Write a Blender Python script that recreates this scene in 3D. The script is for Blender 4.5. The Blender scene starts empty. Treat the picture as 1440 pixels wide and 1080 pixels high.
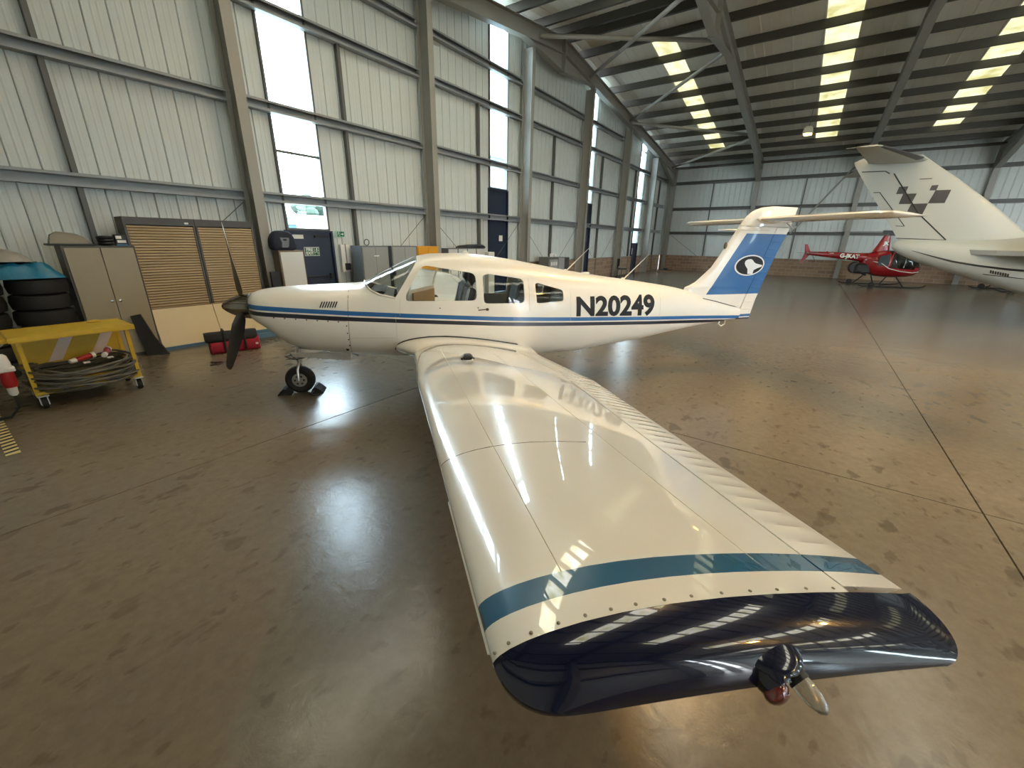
import bpy, bmesh, math, random
import numpy as np
from mathutils import Vector, Matrix
random.seed(7)
SC = bpy.context.scene
COL = SC.collection
# ---------------------------------------------------------------- camera
# hangar frame: X runs along the panelled gable wall, Y points to that wall, Z up
CAMZ = 1.953
cam_d = bpy.data.cameras.new('camera'); cam = bpy.data.objects.new('camera', cam_d); COL.objects.link(cam)
cam_d.sensor_fit = 'HORIZONTAL'; cam_d.sensor_width = 36.0; cam_d.lens = 571.893 / 1440 * 36
cam_d.clip_start = 0.02; cam_d.clip_end = 600
_r = Vector((0.57718501, -0.81644576, 0.01654622)); _d = Vector((-0.26267148, -0.20480412, -0.94289923)); _f = Vector((0.77321482, 0.53988109, -0.33266689))
_m = Matrix(((_r[0], -_d[0], -_f[0]), (_r[1], -_d[1], -_f[1]), (_r[2], -_d[2], -_f[2])))
cam.matrix_world = Matrix.Translation((0, 0, CAMZ)) @ _m.to_4x4()
SC.camera = cam
# ---------------------------------------------------------------- world, exposure
W = bpy.data.worlds.new('overcast_sky'); SC.world = W; W.use_nodes = True
wn = W.node_tree.nodes; wl = W.node_tree.links
bg = wn['Background']
tc = wn.new('ShaderNodeTexCoord'); sep = wn.new('ShaderNodeSeparateXYZ'); rmp = wn.new('ShaderNodeValToRGB')
wl.new(tc.outputs['Generated'], sep.inputs[0]); wl.new(sep.outputs['Z'], rmp.inputs[0])
rmp.color_ramp.elements[0].position = 0.0; rmp.color_ramp.elements[0].color = (0.93, 0.97, 1.0, 1)
rmp.color_ramp.elements[1].position = 0.9; rmp.color_ramp.elements[1].color = (0.74, 0.86, 1.0, 1)
wl.new(rmp.outputs[0], bg.inputs['Color']); bg.inputs['Strength'].default_value = 4.4
SC.view_settings.view_transform = 'Standard'; SC.view_settings.look = 'None'
SC.view_settings.exposure = 2.75; SC.view_settings.gamma = 1.0; SC.view_settings.use_curve_mapping = False
SC.cycles.max_bounces = 8; SC.cycles.diffuse_bounces = 5; SC.cycles.glossy_bounces = 4
SC.cycles.transparent_max_bounces = 12; SC.cycles.caustics_reflective = False; SC.cycles.caustics_refractive = False
SC.cycles.sample_clamp_indirect = 6.0; SC.cycles.use_denoising = True

# ---------------------------------------------------------------- helpers
def lin(r, g, b):
    f = lambda c: (c / 255 / 12.92) if c / 255 <= 0.04045 else ((c / 255 + 0.055) / 1.055) ** 2.4
    return (f(r), f(g), f(b), 1.0)
MATS = {}
def mat(name, rgb, rough=0.5, metal=0.0, coat=0.0, var=0.0, vscale=6.0, bump=0.0, bscale=40.0, emit=0.0, spec=0.5, stretch=None):
    if name in MATS: return MATS[name]
    m = bpy.data.materials.new(name); m.use_nodes = True
    nt = m.node_tree; p = nt.nodes['Principled BSDF']
    col = lin(*rgb)
    p.inputs['Base Color'].default_value = col
    p.inputs['Roughness'].default_value = rough; p.inputs['Metallic'].default_value = metal
    p.inputs['Coat Weight'].default_value = coat; p.inputs['Coat Roughness'].default_value = 0.03
    p.inputs['Specular IOR Level'].default_value = spec
    if emit:
        p.inputs['Emission Color'].default_value = col; p.inputs['Emission Strength'].default_value = emit
    if var or bump:
        t = nt.nodes.new('ShaderNodeTexCoord'); mp = nt.nodes.new('ShaderNodeMapping')
        nt.links.new(t.outputs['Object'], mp.inputs[0])
        if stretch: mp.inputs['Scale'].default_value = stretch
    if var:
        n = nt.nodes.new('ShaderNodeTexNoise'); n.inputs['Scale'].default_value = vscale; n.inputs['Detail'].default_value = 6
        nt.links.new(mp.outputs[0], n.inputs['Vector'])
        mx = nt.nodes.new('ShaderNodeMix'); mx.data_type = 'RGBA'
        mx.inputs[6].default_value = tuple(c * (1 - var) for c in col[:3]) + (1,)
        mx.inputs[7].default_value = tuple(min(1, c * (1 + var * .6)) for c in col[:3]) + (1,)
        nt.links.new(n.outputs['Fac'], mx.inputs[0]); nt.links.new(mx.outputs[2], p.inputs['Base Color'])
    if bump:
        n2 = nt.nodes.new('ShaderNodeTexNoise'); n2.inputs['Scale'].default_value = bscale; n2.inputs['Detail'].default_value = 4
        nt.links.new(mp.outputs[0], n2.inputs['Vector'])
        b = nt.nodes.new('ShaderNodeBump'); b.inputs['Strength'].default_value = bump; b.inputs['Distance'].default_value = 0.01
        nt.links.new(n2.outputs['Fac'], b.inputs['Height']); nt.links.new(b.outputs[0], p.inputs['Normal'])
    MATS[name] = m; return m
def glassmat(name, tint=(235, 245, 248), refl=0.06, rough=0.02, opac=0.0):
    if name in MATS: return MATS[name]
    m = bpy.data.materials.new(name); m.use_nodes = True; nt = m.node_tree
    for n in list(nt.nodes):
        if n.type != 'OUTPUT_MATERIAL': nt.nodes.remove(n)
    out = [n for n in nt.nodes][0]
    tr = nt.nodes.new('ShaderNodeBsdfTransparent'); tr.inputs[0].default_value = lin(*tint)
    gl = nt.nodes.new('ShaderNodeBsdfGlossy'); gl.inputs['Roughness'].default_value = rough
    fr = nt.nodes.new('ShaderNodeFresnel'); fr.inputs[0].default_value = 1.45
    mx = nt.nodes.new('ShaderNodeMixShader')
    ge = nt.nodes.new('ShaderNodeNewGeometry'); inv = nt.nodes.new('ShaderNodeMath'); inv.operation = 'SUBTRACT'; inv.inputs[0].default_value = 1.0
    mu = nt.nodes.new('ShaderNodeMath'); mu.operation = 'MULTIPLY'
    nt.links.new(ge.outputs['Backfacing'], inv.inputs[1]); nt.links.new(inv.outputs[0], mu.inputs[0]); nt.links.new(fr.outputs[0], mu.inputs[1])
    nt.links.new(mu.outputs[0], mx.inputs[0]); nt.links.new(tr.outputs[0], mx.inputs[1]); nt.links.new(gl.outputs[0], mx.inputs[2])
    nt.links.new(mx.outputs[0], out.inputs['Surface'])
    MATS[name] = m; return m

class MB:
    """collects shapes; build() links them as one mesh object"""
    def __init__(s): s.v = []; s.f = []
    def add(s, vs, fs):
        o = len(s.v); s.v += [tuple(v) for v in vs]; s.f += [tuple(i + o for i in f) for f in fs]; return s
    def box(s, x0, x1, y0, y1, z0, z1):
        return s.add([(x0,y0,z0),(x1,y0,z0),(x1,y1,z0),(x0,y1,z0),(x0,y0,z1),(x1,y0,z1),(x1,y1,z1),(x0,y1,z1)],
                     [(0,3,2,1),(4,5,6,7),(0,1,5,4),(1,2,6,5),(2,3,7,6),(3,0,4,7)])
    def cbox(s, x0, x1, y0, y1, z0, z1, c):
        """box with chamfered vertical and horizontal edges"""
        c = min(c, (x1-x0)/2.01, (y1-y0)/2.01, (z1-z0)/2.01)
        secs = []
        for z, i in ((z0, c), (z0+c, 0), (z1-c, 0), (z1, c)):
            a, b, d, e = x0+i, x1-i, y0+i, y1-i
            secs.append([(a+c,d,z),(b-c,d,z),(b,d+c,z),(b,e-c,z),(b-c,e,z),(a+c,e,z),(a,e-c,z),(a,d+c,z)])
        return s.loft(secs)
    def loft(s, secs, closed=True, cap=True):
        n = len(secs[0]); vs = [p for q in secs for p in q]; fs = []
        for i in range(len(secs) - 1):
            for j in range(n if closed else n - 1):
                k = (j + 1) % n
                fs.append((i*n+j, i*n+k, (i+1)*n+k, (i+1)*n+j))
        if cap and closed:
            fs.append(tuple(range(n-1, -1, -1))); o = (len(secs)-1)*n; fs.append(tuple(o+i for i in range(n)))
        return s.add(vs, fs)
    def prism(s, poly, axis, a, b):
        """poly: 2-D points in the two other axes (in order), extruded along axis from a to b"""
        def P(q, t):
            if axis == 0: return (t, q[0], q[1])
            if axis == 1: return (q[0], t, q[1])
            return (q[0], q[1], t)
        return s.loft([[P(q, a) for q in poly], [P(q, b) for q in poly]])
    def tube(s, pts, r, n=8, cap=True):
        pts = [Vector(p) for p in pts]; rs = r if isinstance(r, (list, tuple)) else [r] * len(pts)
        secs = []; up = None
        for i, p in enumerate(pts):
            t = (pts[min(i+1, len(pts)-1)] - pts[max(i-1, 0)]).normalized()
            if up is None: up = Vector((0,0,1)) if abs(t.z) < .9 else Vector((1,0,0))
            a = t.cross(up)
            if a.length < 1e-6: a = t.cross(Vector((0,1,0)))
            a.normalize(); b = a.cross(t).normalized(); up = b
            secs.append([p + (a*math.cos(2*math.pi*k/n) + b*math.sin(2*math.pi*k/n)) * rs[i] for k in range(n)])
        return s.loft(secs, cap=cap)
    def lathe(s, prof, origin=(0,0,0), axis=(0,0,1), n=20):
        """prof: (radius, distance along axis)"""
        ax = Vector(axis).normalized(); u = ax.orthogonal().normalized(); w = ax.cross(u); o = Vector(origin)
        return s.loft([[o + ax*h + (u*math.cos(2*math.pi*k/n) + w*math.sin(2*math.pi*k/n)) * max(r, 1e-4) for k in range(n)] for r, h in prof])
    def torus(s, c, R, r, axis=(0,0,1), n=20, m=8):
        ax = Vector(axis).normalized(); u = ax.orthogonal().normalized(); w = ax.cross(u); c = Vector(c); secs = []
        for i in range(n):
            d = u*math.cos(2*math.pi*i/n) + w*math.sin(2*math.pi*i/n)
            secs.append([c + d*(R + r*math.cos(2*math.pi*k/m)) + ax*r*math.sin(2*math.pi*k/m) for k in range(m)])
        o = len(s.v); s.v += [tuple(p) for q in secs for p in q]
        for i in range(n):
            for k in range(m):
                a, b = (i+1) % n, (k+1) % m
                s.f.append((o+i*m+k, o+a*m+k, o+a*m+b, o+i*m+b))
        return s
    def ell(s, c, rx, ry, rz, n=14, m=10):
        secs = []
        for i in range(m + 1):
            t = -math.pi/2 + math.pi*i/m; q = max(math.cos(t), .02)
            secs.append([(c[0]+rx*q*math.cos(2*math.pi*k/n), c[1]+ry*q*math.sin(2*math.pi*k/n), c[2]+rz*math.sin(t)) for k in range(n)])
        return s.loft(secs)
    def obar(s, a, b, w, h, up=(0,0,1)):
        """square bar from a to b"""
        a, b = Vector(a), Vector(b); t = (b-a).normalized(); x = t.cross(Vector(up))
        if x.length < 1e-5: x = t.cross(Vector((1,0,0)))
        x.normalize(); y = x.cross(t).normalized()
        q = [(-w/2,-h/2),(w/2,-h/2),(w/2,h/2),(-w/2,h/2)]
        return s.loft([[p + x*i + y*j for i, j in q] for p in (a, b)])
    def mesh(s, name, m=None, smooth=False):
        me = bpy.data.meshes.new(name); me.from_pydata(s.v, [], s.f); me.update()
        bm = bmesh.new(); bm.from_mesh(me); bmesh.ops.recalc_face_normals(bm, faces=bm.faces); bm.to_mesh(me); bm.free()
        if m: me.materials.append(m)
        if smooth: shade(me, smooth)
        return me
    def build(s, name, m=None, parent=None, smooth=False, loc=None, rotz=None):
        return link(name, s.mesh(name, m, smooth), parent, loc, rotz)
def shade(me, ang=35):
    if ang is True: ang = 35
    me.polygons.foreach_set('use_smooth', [True] * len(me.polygons))
    bm = bmesh.new(); bm.from_mesh(me); lim = math.radians(ang)
    for e in bm.edges:
        if len(e.link_faces) == 2: e.smooth = e.calc_face_angle(0) < lim
        else: e.smooth = False
    bm.to_mesh(me); bm.free()
def link(name, data, parent=None, loc=None, rotz=None):
    o = bpy.data.objects.new(name, data); COL.objects.link(o)
    if parent is not None: o.parent = parent
    if loc is not None: o.location = loc
    if rotz is not None: o.rotation_euler = (0, 0, rotz)
    return o
def tag(o, label=None, cat=None, group=None, kind=None):
    if label: o['label'] = label
    if cat: o['category'] = cat
    if group: o['group'] = group
    if kind: o['kind'] = kind
    return o
def thing(name, label, cat, loc=(0,0,0), rotz=0.0, group=None):
    o = link(name, None, None, loc, rotz); o.empty_display_size = 0.2
    return tag(o, label, cat, group)
def struct(name, label, cat='structure', loc=(0,0,0)):
    o = link(name, None, None, loc); return tag(o, label, cat, None, 'structure')
def evalmesh(o):
    bpy.context.view_layer.update()
    dg = bpy.context.evaluated_depsgraph_get()
    return bpy.data.meshes.new_from_object(o.evaluated_get(dg))
def boolean(me, cutters, op='DIFFERENCE'):
    """me, cutters: meshes in one frame -> new mesh"""
    o = bpy.data.objects.new('tmp', me); COL.objects.link(o); cs = []
    for c in cutters:
        k = bpy.data.objects.new('tmpc', c); COL.objects.link(k); cs.append(k)
        md = o.modifiers.new('b', 'BOOLEAN'); md.operation = op; md.object = k; md.solver = 'EXACT'
    r = evalmesh(o)
    for k in cs: bpy.data.objects.remove(k)
    bpy.data.objects.remove(o)
    return r
def textmesh(body, size, bold=0.0, extrude=0.0, squeeze=1.0, align='CENTER'):
    cu = bpy.data.curves.new('txt', 'FONT'); cu.body = body; cu.size = size; cu.offset = bold; cu.extrude = extrude
    cu.align_x = align; cu.align_y = 'CENTER'; cu.resolution_u = 4
    o = bpy.data.objects.new('txt', cu); COL.objects.link(o); me = evalmesh(o)
    bpy.data.objects.remove(o)
    for v in me.vertices: v.co.x *= squeeze
    return me
def xf(me, fn):
    for v in me.vertices: v.co = Vector(fn(v.co.x, v.co.y, v.co.z))
    me.update(); return me
def setmat(me, m): me.materials.clear(); me.materials.append(m); return me

# ---------------------------------------------------------------- general materials
M_STEEL = mat('grey_painted_steel', (146, 145, 138), .45, var=.08, vscale=3)
M_STEEL_D = mat('dark_galvanised_steel', (88, 90, 88), .5, var=.1, vscale=3)
M_GALV = mat('galvanised_girt', (138, 143, 145), .45, metal=.1, var=.12, vscale=5)
M_PANEL = mat('white_grey_wall_panel', (196, 203, 201), .42, var=.06, vscale=2.0)
M_ROOF = mat('grey_roof_liner', (214, 210, 200), .6, var=.05, vscale=1.2)
M_PURLIN = mat('purlin_steel', (66, 65, 58), .5, var=.08)
M_BLACK = mat('black_plastic', (22, 22, 24), .45)
M_RUBBER = mat('black_rubber', (20, 20, 21), .7, bump=.2, bscale=60)
M_NAVY = mat('navy_door_paint', (28, 40, 62), .4, var=.08)
M_GLASS = glassmat('window_glass')
M_CHROME = mat('chrome', (200, 200, 200), .12, metal=1)
M_ALU = mat('bare_aluminium', (175, 176, 174), .35, metal=.8)
M_WHITE = mat('white_paint', (222, 222, 218), .4)
M_REDP = mat('red_plastic', (150, 22, 24), .4)
# ================================================================ the hangar
YW = 10.10            # inner face of the panelled gable wall
XE = 34.5             # far eave wall
XB = -1.1             # eave wall behind the camera
YD = -24.3            # opposite gable, out of view
RX, RZ, SL = 16.7, 9.31, 0.12
def roofz(x): return RZ - SL * abs(x - RX)        # top of the rafters
FR = [9.55 - 5.5 * i for i in range(7)]             # portal frames
GCOL = [4.45 + 5.1 * i for i in range(6)]           # gable columns

# floor: power-floated concrete bays with sawn joints
def floor_mat():
    m = bpy.data.materials.new('polished_concrete'); m.use_nodes = True; nt = m.node_tree; N = nt.nodes; L = nt.links
    p = N['Principled BSDF']; t = N.new('ShaderNodeTexCoord')
    def noise(scale, detail=6, rough=.6, stretch=None, dist=0):
        n = N.new('ShaderNodeTexNoise'); n.inputs['Scale'].default_value = scale; n.inputs['Detail'].default_value = detail
        n.inputs['Roughness'].default_value = rough; n.inputs['Distortion'].default_value = dist
        if stretch:
            mp = N.new('ShaderNodeMapping'); mp.inputs['Scale'].default_value = stretch; L.new(t.outputs['Object'], mp.inputs[0]); L.new(mp.outputs[0], n.inputs[0])
        else: L.new(t.outputs['Object'], n.inputs[0])
        return n.outputs['Fac']
    def ramp(s, a, b, ca=(0,0,0,1), cb=(1,1,1,1)):
        r = N.new('ShaderNodeValToRGB'); r.color_ramp.elements[0].position = a; r.color_ramp.elements[1].position = b
        r.color_ramp.elements[0].color = ca; r.color_ramp.elements[1].color = cb; L.new(s, r.inputs[0]); return r.outputs[0]
    def mix(f, a, b, mode='MIX'):
        x = N.new('ShaderNodeMix'); x.data_type = 'RGBA'; x.blend_type = mode
        for sock, v in ((x.inputs[0], f), (x.inputs[6], a), (x.inputs[7], b)):
            if hasattr(v, 'is_linked') or hasattr(v, 'links'): L.new(v, sock)
            else: sock.default_value = v
        return x.outputs[2]
    base = ramp(noise(.28, 4, .5), .3, .72, lin(106, 95, 80), lin(137, 123, 103))
    base = mix(ramp(noise(1.1, 5, .55), .35, .8, (0,0,0,1), (.7,.7,.7,1)), base, lin(110, 99, 84))
    fine = ramp(noise(14, 6, .7), .35, .7, (.86,.86,.86,1), (1.05,1.05,1.05,1)); base = mix(1.0, base, fine, 'MULTIPLY')
    # drip stains and tyre scuffs
    st = ramp(noise(3.2, 3, .5, (1, 1.6, 1)), .60, .66); st2 = ramp(noise(.35, 2, .5), .42, .6)
    m1 = N.new('ShaderNodeMath'); m1.operation = 'MULTIPLY'; L.new(st, m1.inputs[0]); L.new(st2, m1.inputs[1])
    m2 = N.new('ShaderNodeMath'); m2.operation = 'MULTIPLY'; m2.inputs[1].default_value = .5; L.new(m1.outputs[0], m2.inputs[0])
    base = mix(m2.outputs[0], base, lin(62, 52, 42))
    sp = ramp(noise(6, 3, .5, (1, 1.5, 1)), .62, .69); m3 = N.new('ShaderNodeMath'); m3.operation = 'MULTIPLY'; m3.inputs[1].default_value = .4; L.new(sp, m3.inputs[0])
    base = mix(m3.outputs[0], base, lin(70, 60, 48))
    L.new(base, p.inputs['Base Color'])
    p.inputs['Roughness'].default_value = .23
    p.inputs['Specular IOR Level'].default_value = .65
    b = N.new('ShaderNodeBump'); b.inputs['Strength'].default_value = .2; b.inputs['Distance'].default_value = .01
    L.new(noise(9, 6, .65, dist=.6), b.inputs['Height']); L.new(b.outputs[0], p.inputs['Normal'])
    return m
M_FLOOR = floor_mat()
fl = struct('floor', 'brown polished concrete hangar floor with sawn joints and drip stains', 'floor')
MB().box(XB-.3, XE+.3, YD-.3, YW+.3, -.35, -.02).build('joint_bed', mat('dark_joint', (52, 45, 38), .8), fl)
xc = [XB-.3, 4.32, 14.5, 24.7, XE+.3]; yc = [YD-.3, -18, -12.5, -7.0, -1.5, 4.13, YW+.3]; g = .006
for i in range(len(xc)-1):
    for j in range(len(yc)-1):
        MB().box(xc[i]+g, xc[i+1]-g, yc[j]+g, yc[j+1]-g, -.02, 0).build('slab', M_FLOOR, fl)

# windows in the gable wall: (x0, x1, sill height, dark door/panel below)
WIN = [(5.2, 6.28, 2.10), (12.76, 13.85, 3.73), (20.5, 21.38, 3.80), (28.08, 29.12, 1.90)]
GZ = [2.86, 4.62, 6.37, 7.49]
wl_ = struct('wall_left', 'white-grey ribbed metal cladding wall with steel girts and tall strip windows', 'wall')
# one wall sheet, unit wide and unit high: raised seam at each side, two shallow ribs
prof = [(0,.02),(.012,.02),(.02,0),(.05,-.014),(.09,-.014),(.12,0),(.36,0),(.40,-.005),(.44,-.005),(.48,0),(.62,0),(.66,-.005),(.70,-.005),(.74,0),(.992,0),(1,.02),(1,.03),(0,.03)]
SHEET = MB().prism(prof, 2, 0, 1).mesh('wall_sheet', M_PANEL)
segs = [(XB, 5.2, 0), (6.28, 12.76, 0), (13.85, 14.65, 0), (14.65, 20.5, 1.08), (21.38, 28.08, 1.08), (29.12, XE, 1.08)]
for a, b, z0 in segs:
    n = round((b - a) / .327); w = (b - a) / n
    for k in range(n):
        x = a + k*w; o = link('wall_sheet', SHEET, wl_, (x, YW, z0)); o.scale = (w, 1, min(roofz(x), roofz(x+w)) + .18 - z0)
# blockwork plinth
def block_mat(name, axis_y):
    m = bpy.data.materials.new(name); m.use_nodes = True; nt = m.node_tree; p = nt.nodes['Principled BSDF']
    t = nt.nodes.new('ShaderNodeTexCoord'); mp = nt.nodes.new('ShaderNodeMapping'); bk = nt.nodes.new('ShaderNodeTexBrick')
    nt.links.new(t.outputs['Object'], mp.inputs[0])
    mp.inputs['Rotation'].default_value = (math.pi/2, 0, 0) if not axis_y else (math.pi/2, 0, math.pi/2)
    if axis_y:
        sx = nt.nodes.new('ShaderNodeSeparateXYZ'); cx = nt.nodes.new('ShaderNodeCombineXYZ')
        nt.links.new(t.outputs['Object'], sx.inputs[0]); nt.links.new(sx.outputs['Y'], cx.inputs['X']); nt.links.new(sx.outputs['Z'], cx.inputs['Y']); nt.links.new(cx.outputs[0], bk.inputs[0])
    else:
        sx = nt.nodes.new('ShaderNodeSeparateXYZ'); cx = nt.nodes.new('ShaderNodeCombineXYZ')
        nt.links.new(t.outputs['Object'], sx.inputs[0]); nt.links.new(sx.outputs['X'], cx.inputs['X']); nt.links.new(sx.outputs['Z'], cx.inputs['Y']); nt.links.new(cx.outputs[0], bk.inputs[0])
    bk.inputs['Scale'].default_value = 1; bk.inputs['Brick Width'].default_value = .45; bk.inputs['Row Height'].default_value = .225; bk.inputs['Mortar Size'].default_value = .012
    bk.inputs['Color1'].default_value = lin(158, 132, 108); bk.inputs['Color2'].default_value = lin(134, 110, 92); bk.inputs['Mortar'].default_value = lin(165, 150, 132)
    nt.links.new(bk.outputs['Color'], p.inputs['Base Color']); p.inputs['Roughness'].default_value = .85
    b = nt.nodes.new('ShaderNodeBump'); b.inputs['Strength'].default_value = .4; b.inputs['Distance'].default_value = .01; b.invert = True
    nt.links.new(bk.outputs['Fac'], b.inputs['Height']); nt.links.new(b.outputs[0], p.inputs['Normal'])
    return m
M_BLK = block_mat('brown_blockwork', False); M_BLKY = block_mat('brown_blockwork_end', True)
for a, b in ((14.75, 20.45), (21.43, 28.03), (29.17, XE)):
    MB().box(a, b, YW-.12, YW+.12, 0, 1.08).build('block_plinth', M_BLK, wl_)
    MB().box(a, b, YW-.15, YW+.10, 1.08, 1.10).build('plinth_cill', M_STEEL, wl_)
# girts: open C sections between the columns
def girt(a, b, z, parent, d=.17, h=.2, y=YW-.03, axis=0):
    q = [(y,z),(y-d,z),(y-d,z-.045),(y-d+.012,z-.045),(y-d+.012,z-.012),(y-.012,z-.012),(y-.012,z-h+.012),(y-d+.012,z-h+.012),(y-d+.012,z-h+.045),(y-d,z-h+.045),(y-d,z-h),(y,z-h)]
    return MB().prism(q, axis, a, b).build('girt', M_GALV, parent)
edges = [XB] + GCOL + [34.1]
for z in GZ:
    for i in range(len(edges)-1):
        a, b = edges[i] + .06, edges[i+1] - .06
        if z > roofz(a) - .3 or z > roofz(b) - .3: continue
        girt(a, b, z, wl_)
for x in [1.9 + 5.1*i for i in range(7)]:
    top = 6.25
    MB().box(x-.035, x+.035, YW-.14, YW-.03, 0.0, 2.66).box(x-.035, x+.035, YW-.14, YW-.03, 2.86, 4.42).box(x-.035, x+.035, YW-.14, YW-.03, 4.62, 6.17).build('wind_post', M_STEEL_D, wl_)
# thin diagonal tie rods below the lowest girt
for i, x in enumerate(GCOL[:5]):
    for sgn in ((-1,) if i == 0 else (-1, 1)):
        MB().tube([(x+sgn*.12, YW-.16, 2.62), (x+sgn*1.9, YW-.16, 1.1 if sgn < 0 else 1.2)], .008, 6).build('tie_rod', M_STEEL_D, wl_)

# windows and what fills the openings below them
for i, (a, b, sill) in enumerate(WIN):
    w = struct('window_%d' % (i+1), ['tall strip window beside the steel column above the fire exit door', 'tall strip window above the second navy door panel', 'tall narrow strip window above the third dark door panel', 'strip window at the far end of the gable wall'][i], 'window')
    top = min(roofz(a), roofz(b)) + .2
    zs = [sill] + [z - .1 for z in GZ if z - .1 > sill + .3 and z < top - .3]
    if i == 0: zs.append(3.73); zs.sort()
    zs.append(top)
    fw = .045
    fr = MB(); fr.box(a, a+fw, YW-.06, YW+.06, sill, top); fr.box(b-fw, b, YW-.06, YW+.06, sill, top); fr.box(a+fw, b-fw, YW-.06, YW+.06, sill, sill+fw)
    fr.build('window_frame', M_STEEL_D, w)
    for k in range(len(zs)-1):
        z0, z1 = zs[k] + (.05 if k == 0 else .025), zs[k+1] - .025
        MB().box(a+fw, b-fw, YW, YW+.008, z0, z1).build('pane', M_GLASS, w)
        if k: MB().box(a+fw, b-fw, YW-.03, YW+.03, zs[k]-.025, zs[k]+.025).build('glazing_bar', M_STEEL_D, w)
# doors
def gable_door(n, a, b, h, label, leaf2=None):
    d = struct('door_%d' % n, label, 'door')
    fr = MB(); fr.box(a-.05, a, YW-.08, YW+.05, 0, h); fr.box(b, b+.05, YW-.08, YW+.05, 0, h); fr.box(a-.05, b+.05, YW-.08, YW+.05, h, h+.04); fr.build('door_frame', M_NAVY, d)
    MB().box(a, b, YW-.02, YW+.03, .01, min(h, 2.1)).build('door_leaf', M_NAVY, d)
    if h > 2.2: MB().box(a, b, YW-.01, YW+.03, 2.1, h).build('door_over_panel', M_NAVY, d)
    return d
d1 = gable_door(1, 5.2, 6.28, 2.06, 'navy steel fire exit door with green sign below the nearest window')
MB().tube([(5.3, YW-.07, 1.02), (6.2, YW-.07, 1.02)], .014, 8).box(5.3, 5.36, YW-.09, YW-.02, .95, 1.09).box(6.14, 6.2, YW-.09, YW-.02, .95, 1.09).build('push_bar', M_BLACK, d1)
MB().box(5.32, 5.58, YW-.028, YW-.02, 1.91, 2.0).build('notice', M_WHITE, d1)
MB().box(5.85, 6.2, YW-.07, YW-.02, 1.94, 1.99).build('door_closer', M_BLACK, d1)
d2 = gable_door(2, 12.76, 13.85, 3.70, 'tall navy door with white paper notice below the second window')
MB().box(13.38, 13.6, YW-.028, YW-.02, 1.92, 2.13).build('notice', M_WHITE, d2)
d3 = gable_door(3, 20.5, 21.38, 3.77, 'tall dark navy door below the third strip window')
d4 = gable_door(4, 28.08, 29.12, 1.87, 'dark navy door below the farthest strip window')
MB().box(28.3, 28.42, YW-.028, YW-.02, 1.2, 1.6).build('notice', M_WHITE, d4)

# far eave wall
wf = struct('wall_far', 'pale ribbed cladding eave wall on a brown blockwork plinth at the far end', 'wall')
pr = []; y = YD
while y < YW - .01:
    pr += [(XE, y), (XE, y+.27), (XE-.02, y+.285), (XE-.02, y+.315)]; y += .33
pr += [(XE, YW), (XE+.05, YW), (XE+.05, YD)]
MB().prism(pr, 2, 1.08, 7.5).build('cladding', M_PANEL, wf)
MB().box(XE-.12, XE+.12, YD, YW-.16, 0, 1.08).build('block_plinth', M_BLKY, wf)
MB().box(XE-.15, XE+.1, YD, YW-.16, 1.08, 1.10).build('plinth_cill', M_STEEL, wf)
for z in (2.80, 4.47, 6.22):
    for i in range(6):
        b_, a_ = FR[i] - .12, FR[i+1] + .12
        q = [(XE-.03, z), (XE-.2, z), (XE-.2, z-.04), (XE-.05, z-.04), (XE-.05, z-.16), (XE-.2, z-.16), (XE-.2, z-.2), (XE-.03, z-.2)]
        MB().loft([[(p[0], t, p[1]) for p in q] for t in (a_, b_)]).build('girt', M_STEEL_D, wf)
for i in range(6):
    y = (FR[i] + FR[i+1]) / 2
    MB().box(XE-.13, XE-.03, y-.035, y+.035, 1.1, 2.6).box(XE-.13, XE-.03, y-.035, y+.035, 2.8, 4.27).box(XE-.13, XE-.03, y-.035, y+.035, 4.47, 6.02).build('wind_post', M_STEEL_D, wf)
MB().tube([(XE-.25, -1.3, 7.0), (XE-.25, 1.55, 2.7)], .05, 8).build('wall_brace', M_STEEL, wf)
MB().tube([(XE-.23, FR[0]-.2, 2.6), (XE-.23, 7.2, 1.1)], .012, 6).build('tie_rod', M_STEEL_D, wf)

# eave wall behind the camera; unseen doorway and opposite gable windows laid out to suit the light
wb = struct('wall_back', 'pale metal cladding eave wall with an unseen open doorway placed for its light', 'wall')
DY0, DY1, DH = -22.5, -11.5, 6.2
MB().box(XB-.06, XB, DY1, YW, 0, 7.5).build('cladding', M_PANEL, wb)
MB().box(XB-.06, XB, YD, DY0, 0, 7.5).build('cladding', M_PANEL, wb)
MB().box(XB-.06, XB, DY0, DY1, DH, 7.5).build('door_header', M_PANEL, wb)
for z in (2.8, 4.5, 6.2): MB().box(XB, XB+.14, DY1+.1, 9.3, z-.2, z).build('girt', M_STEEL_D, wb)
for y in (DY0 - .7, DY1 + .7): MB().box(XB-.3, XB-.1, y-.7, y+.7, .02, DH).build('sliding_door_leaf', M_STEEL, wb)
wr = struct('wall_right', 'opposite gable wall of pale metal cladding with strip windows', 'wall')
OWIN = [(1.4, 2.4), (9.0, 10.1), (16.7, 17.8), (24.3, 25.4)]
cuts = [XB] + [v for w in OWIN for v in w] + [XE]
for i in range(0, len(cuts), 2):
    a, b = cuts[i], cuts[i+1]
    poly = [(a, 0), (b, 0), (b, roofz(b)+.26)] + ([(RX, RZ+.26)] if a < RX < b else []) + [(a, roofz(a)+.26)]
    MB().prism(poly, 1, YD-.06, YD).build('cladding', M_PANEL, wr)
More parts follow.
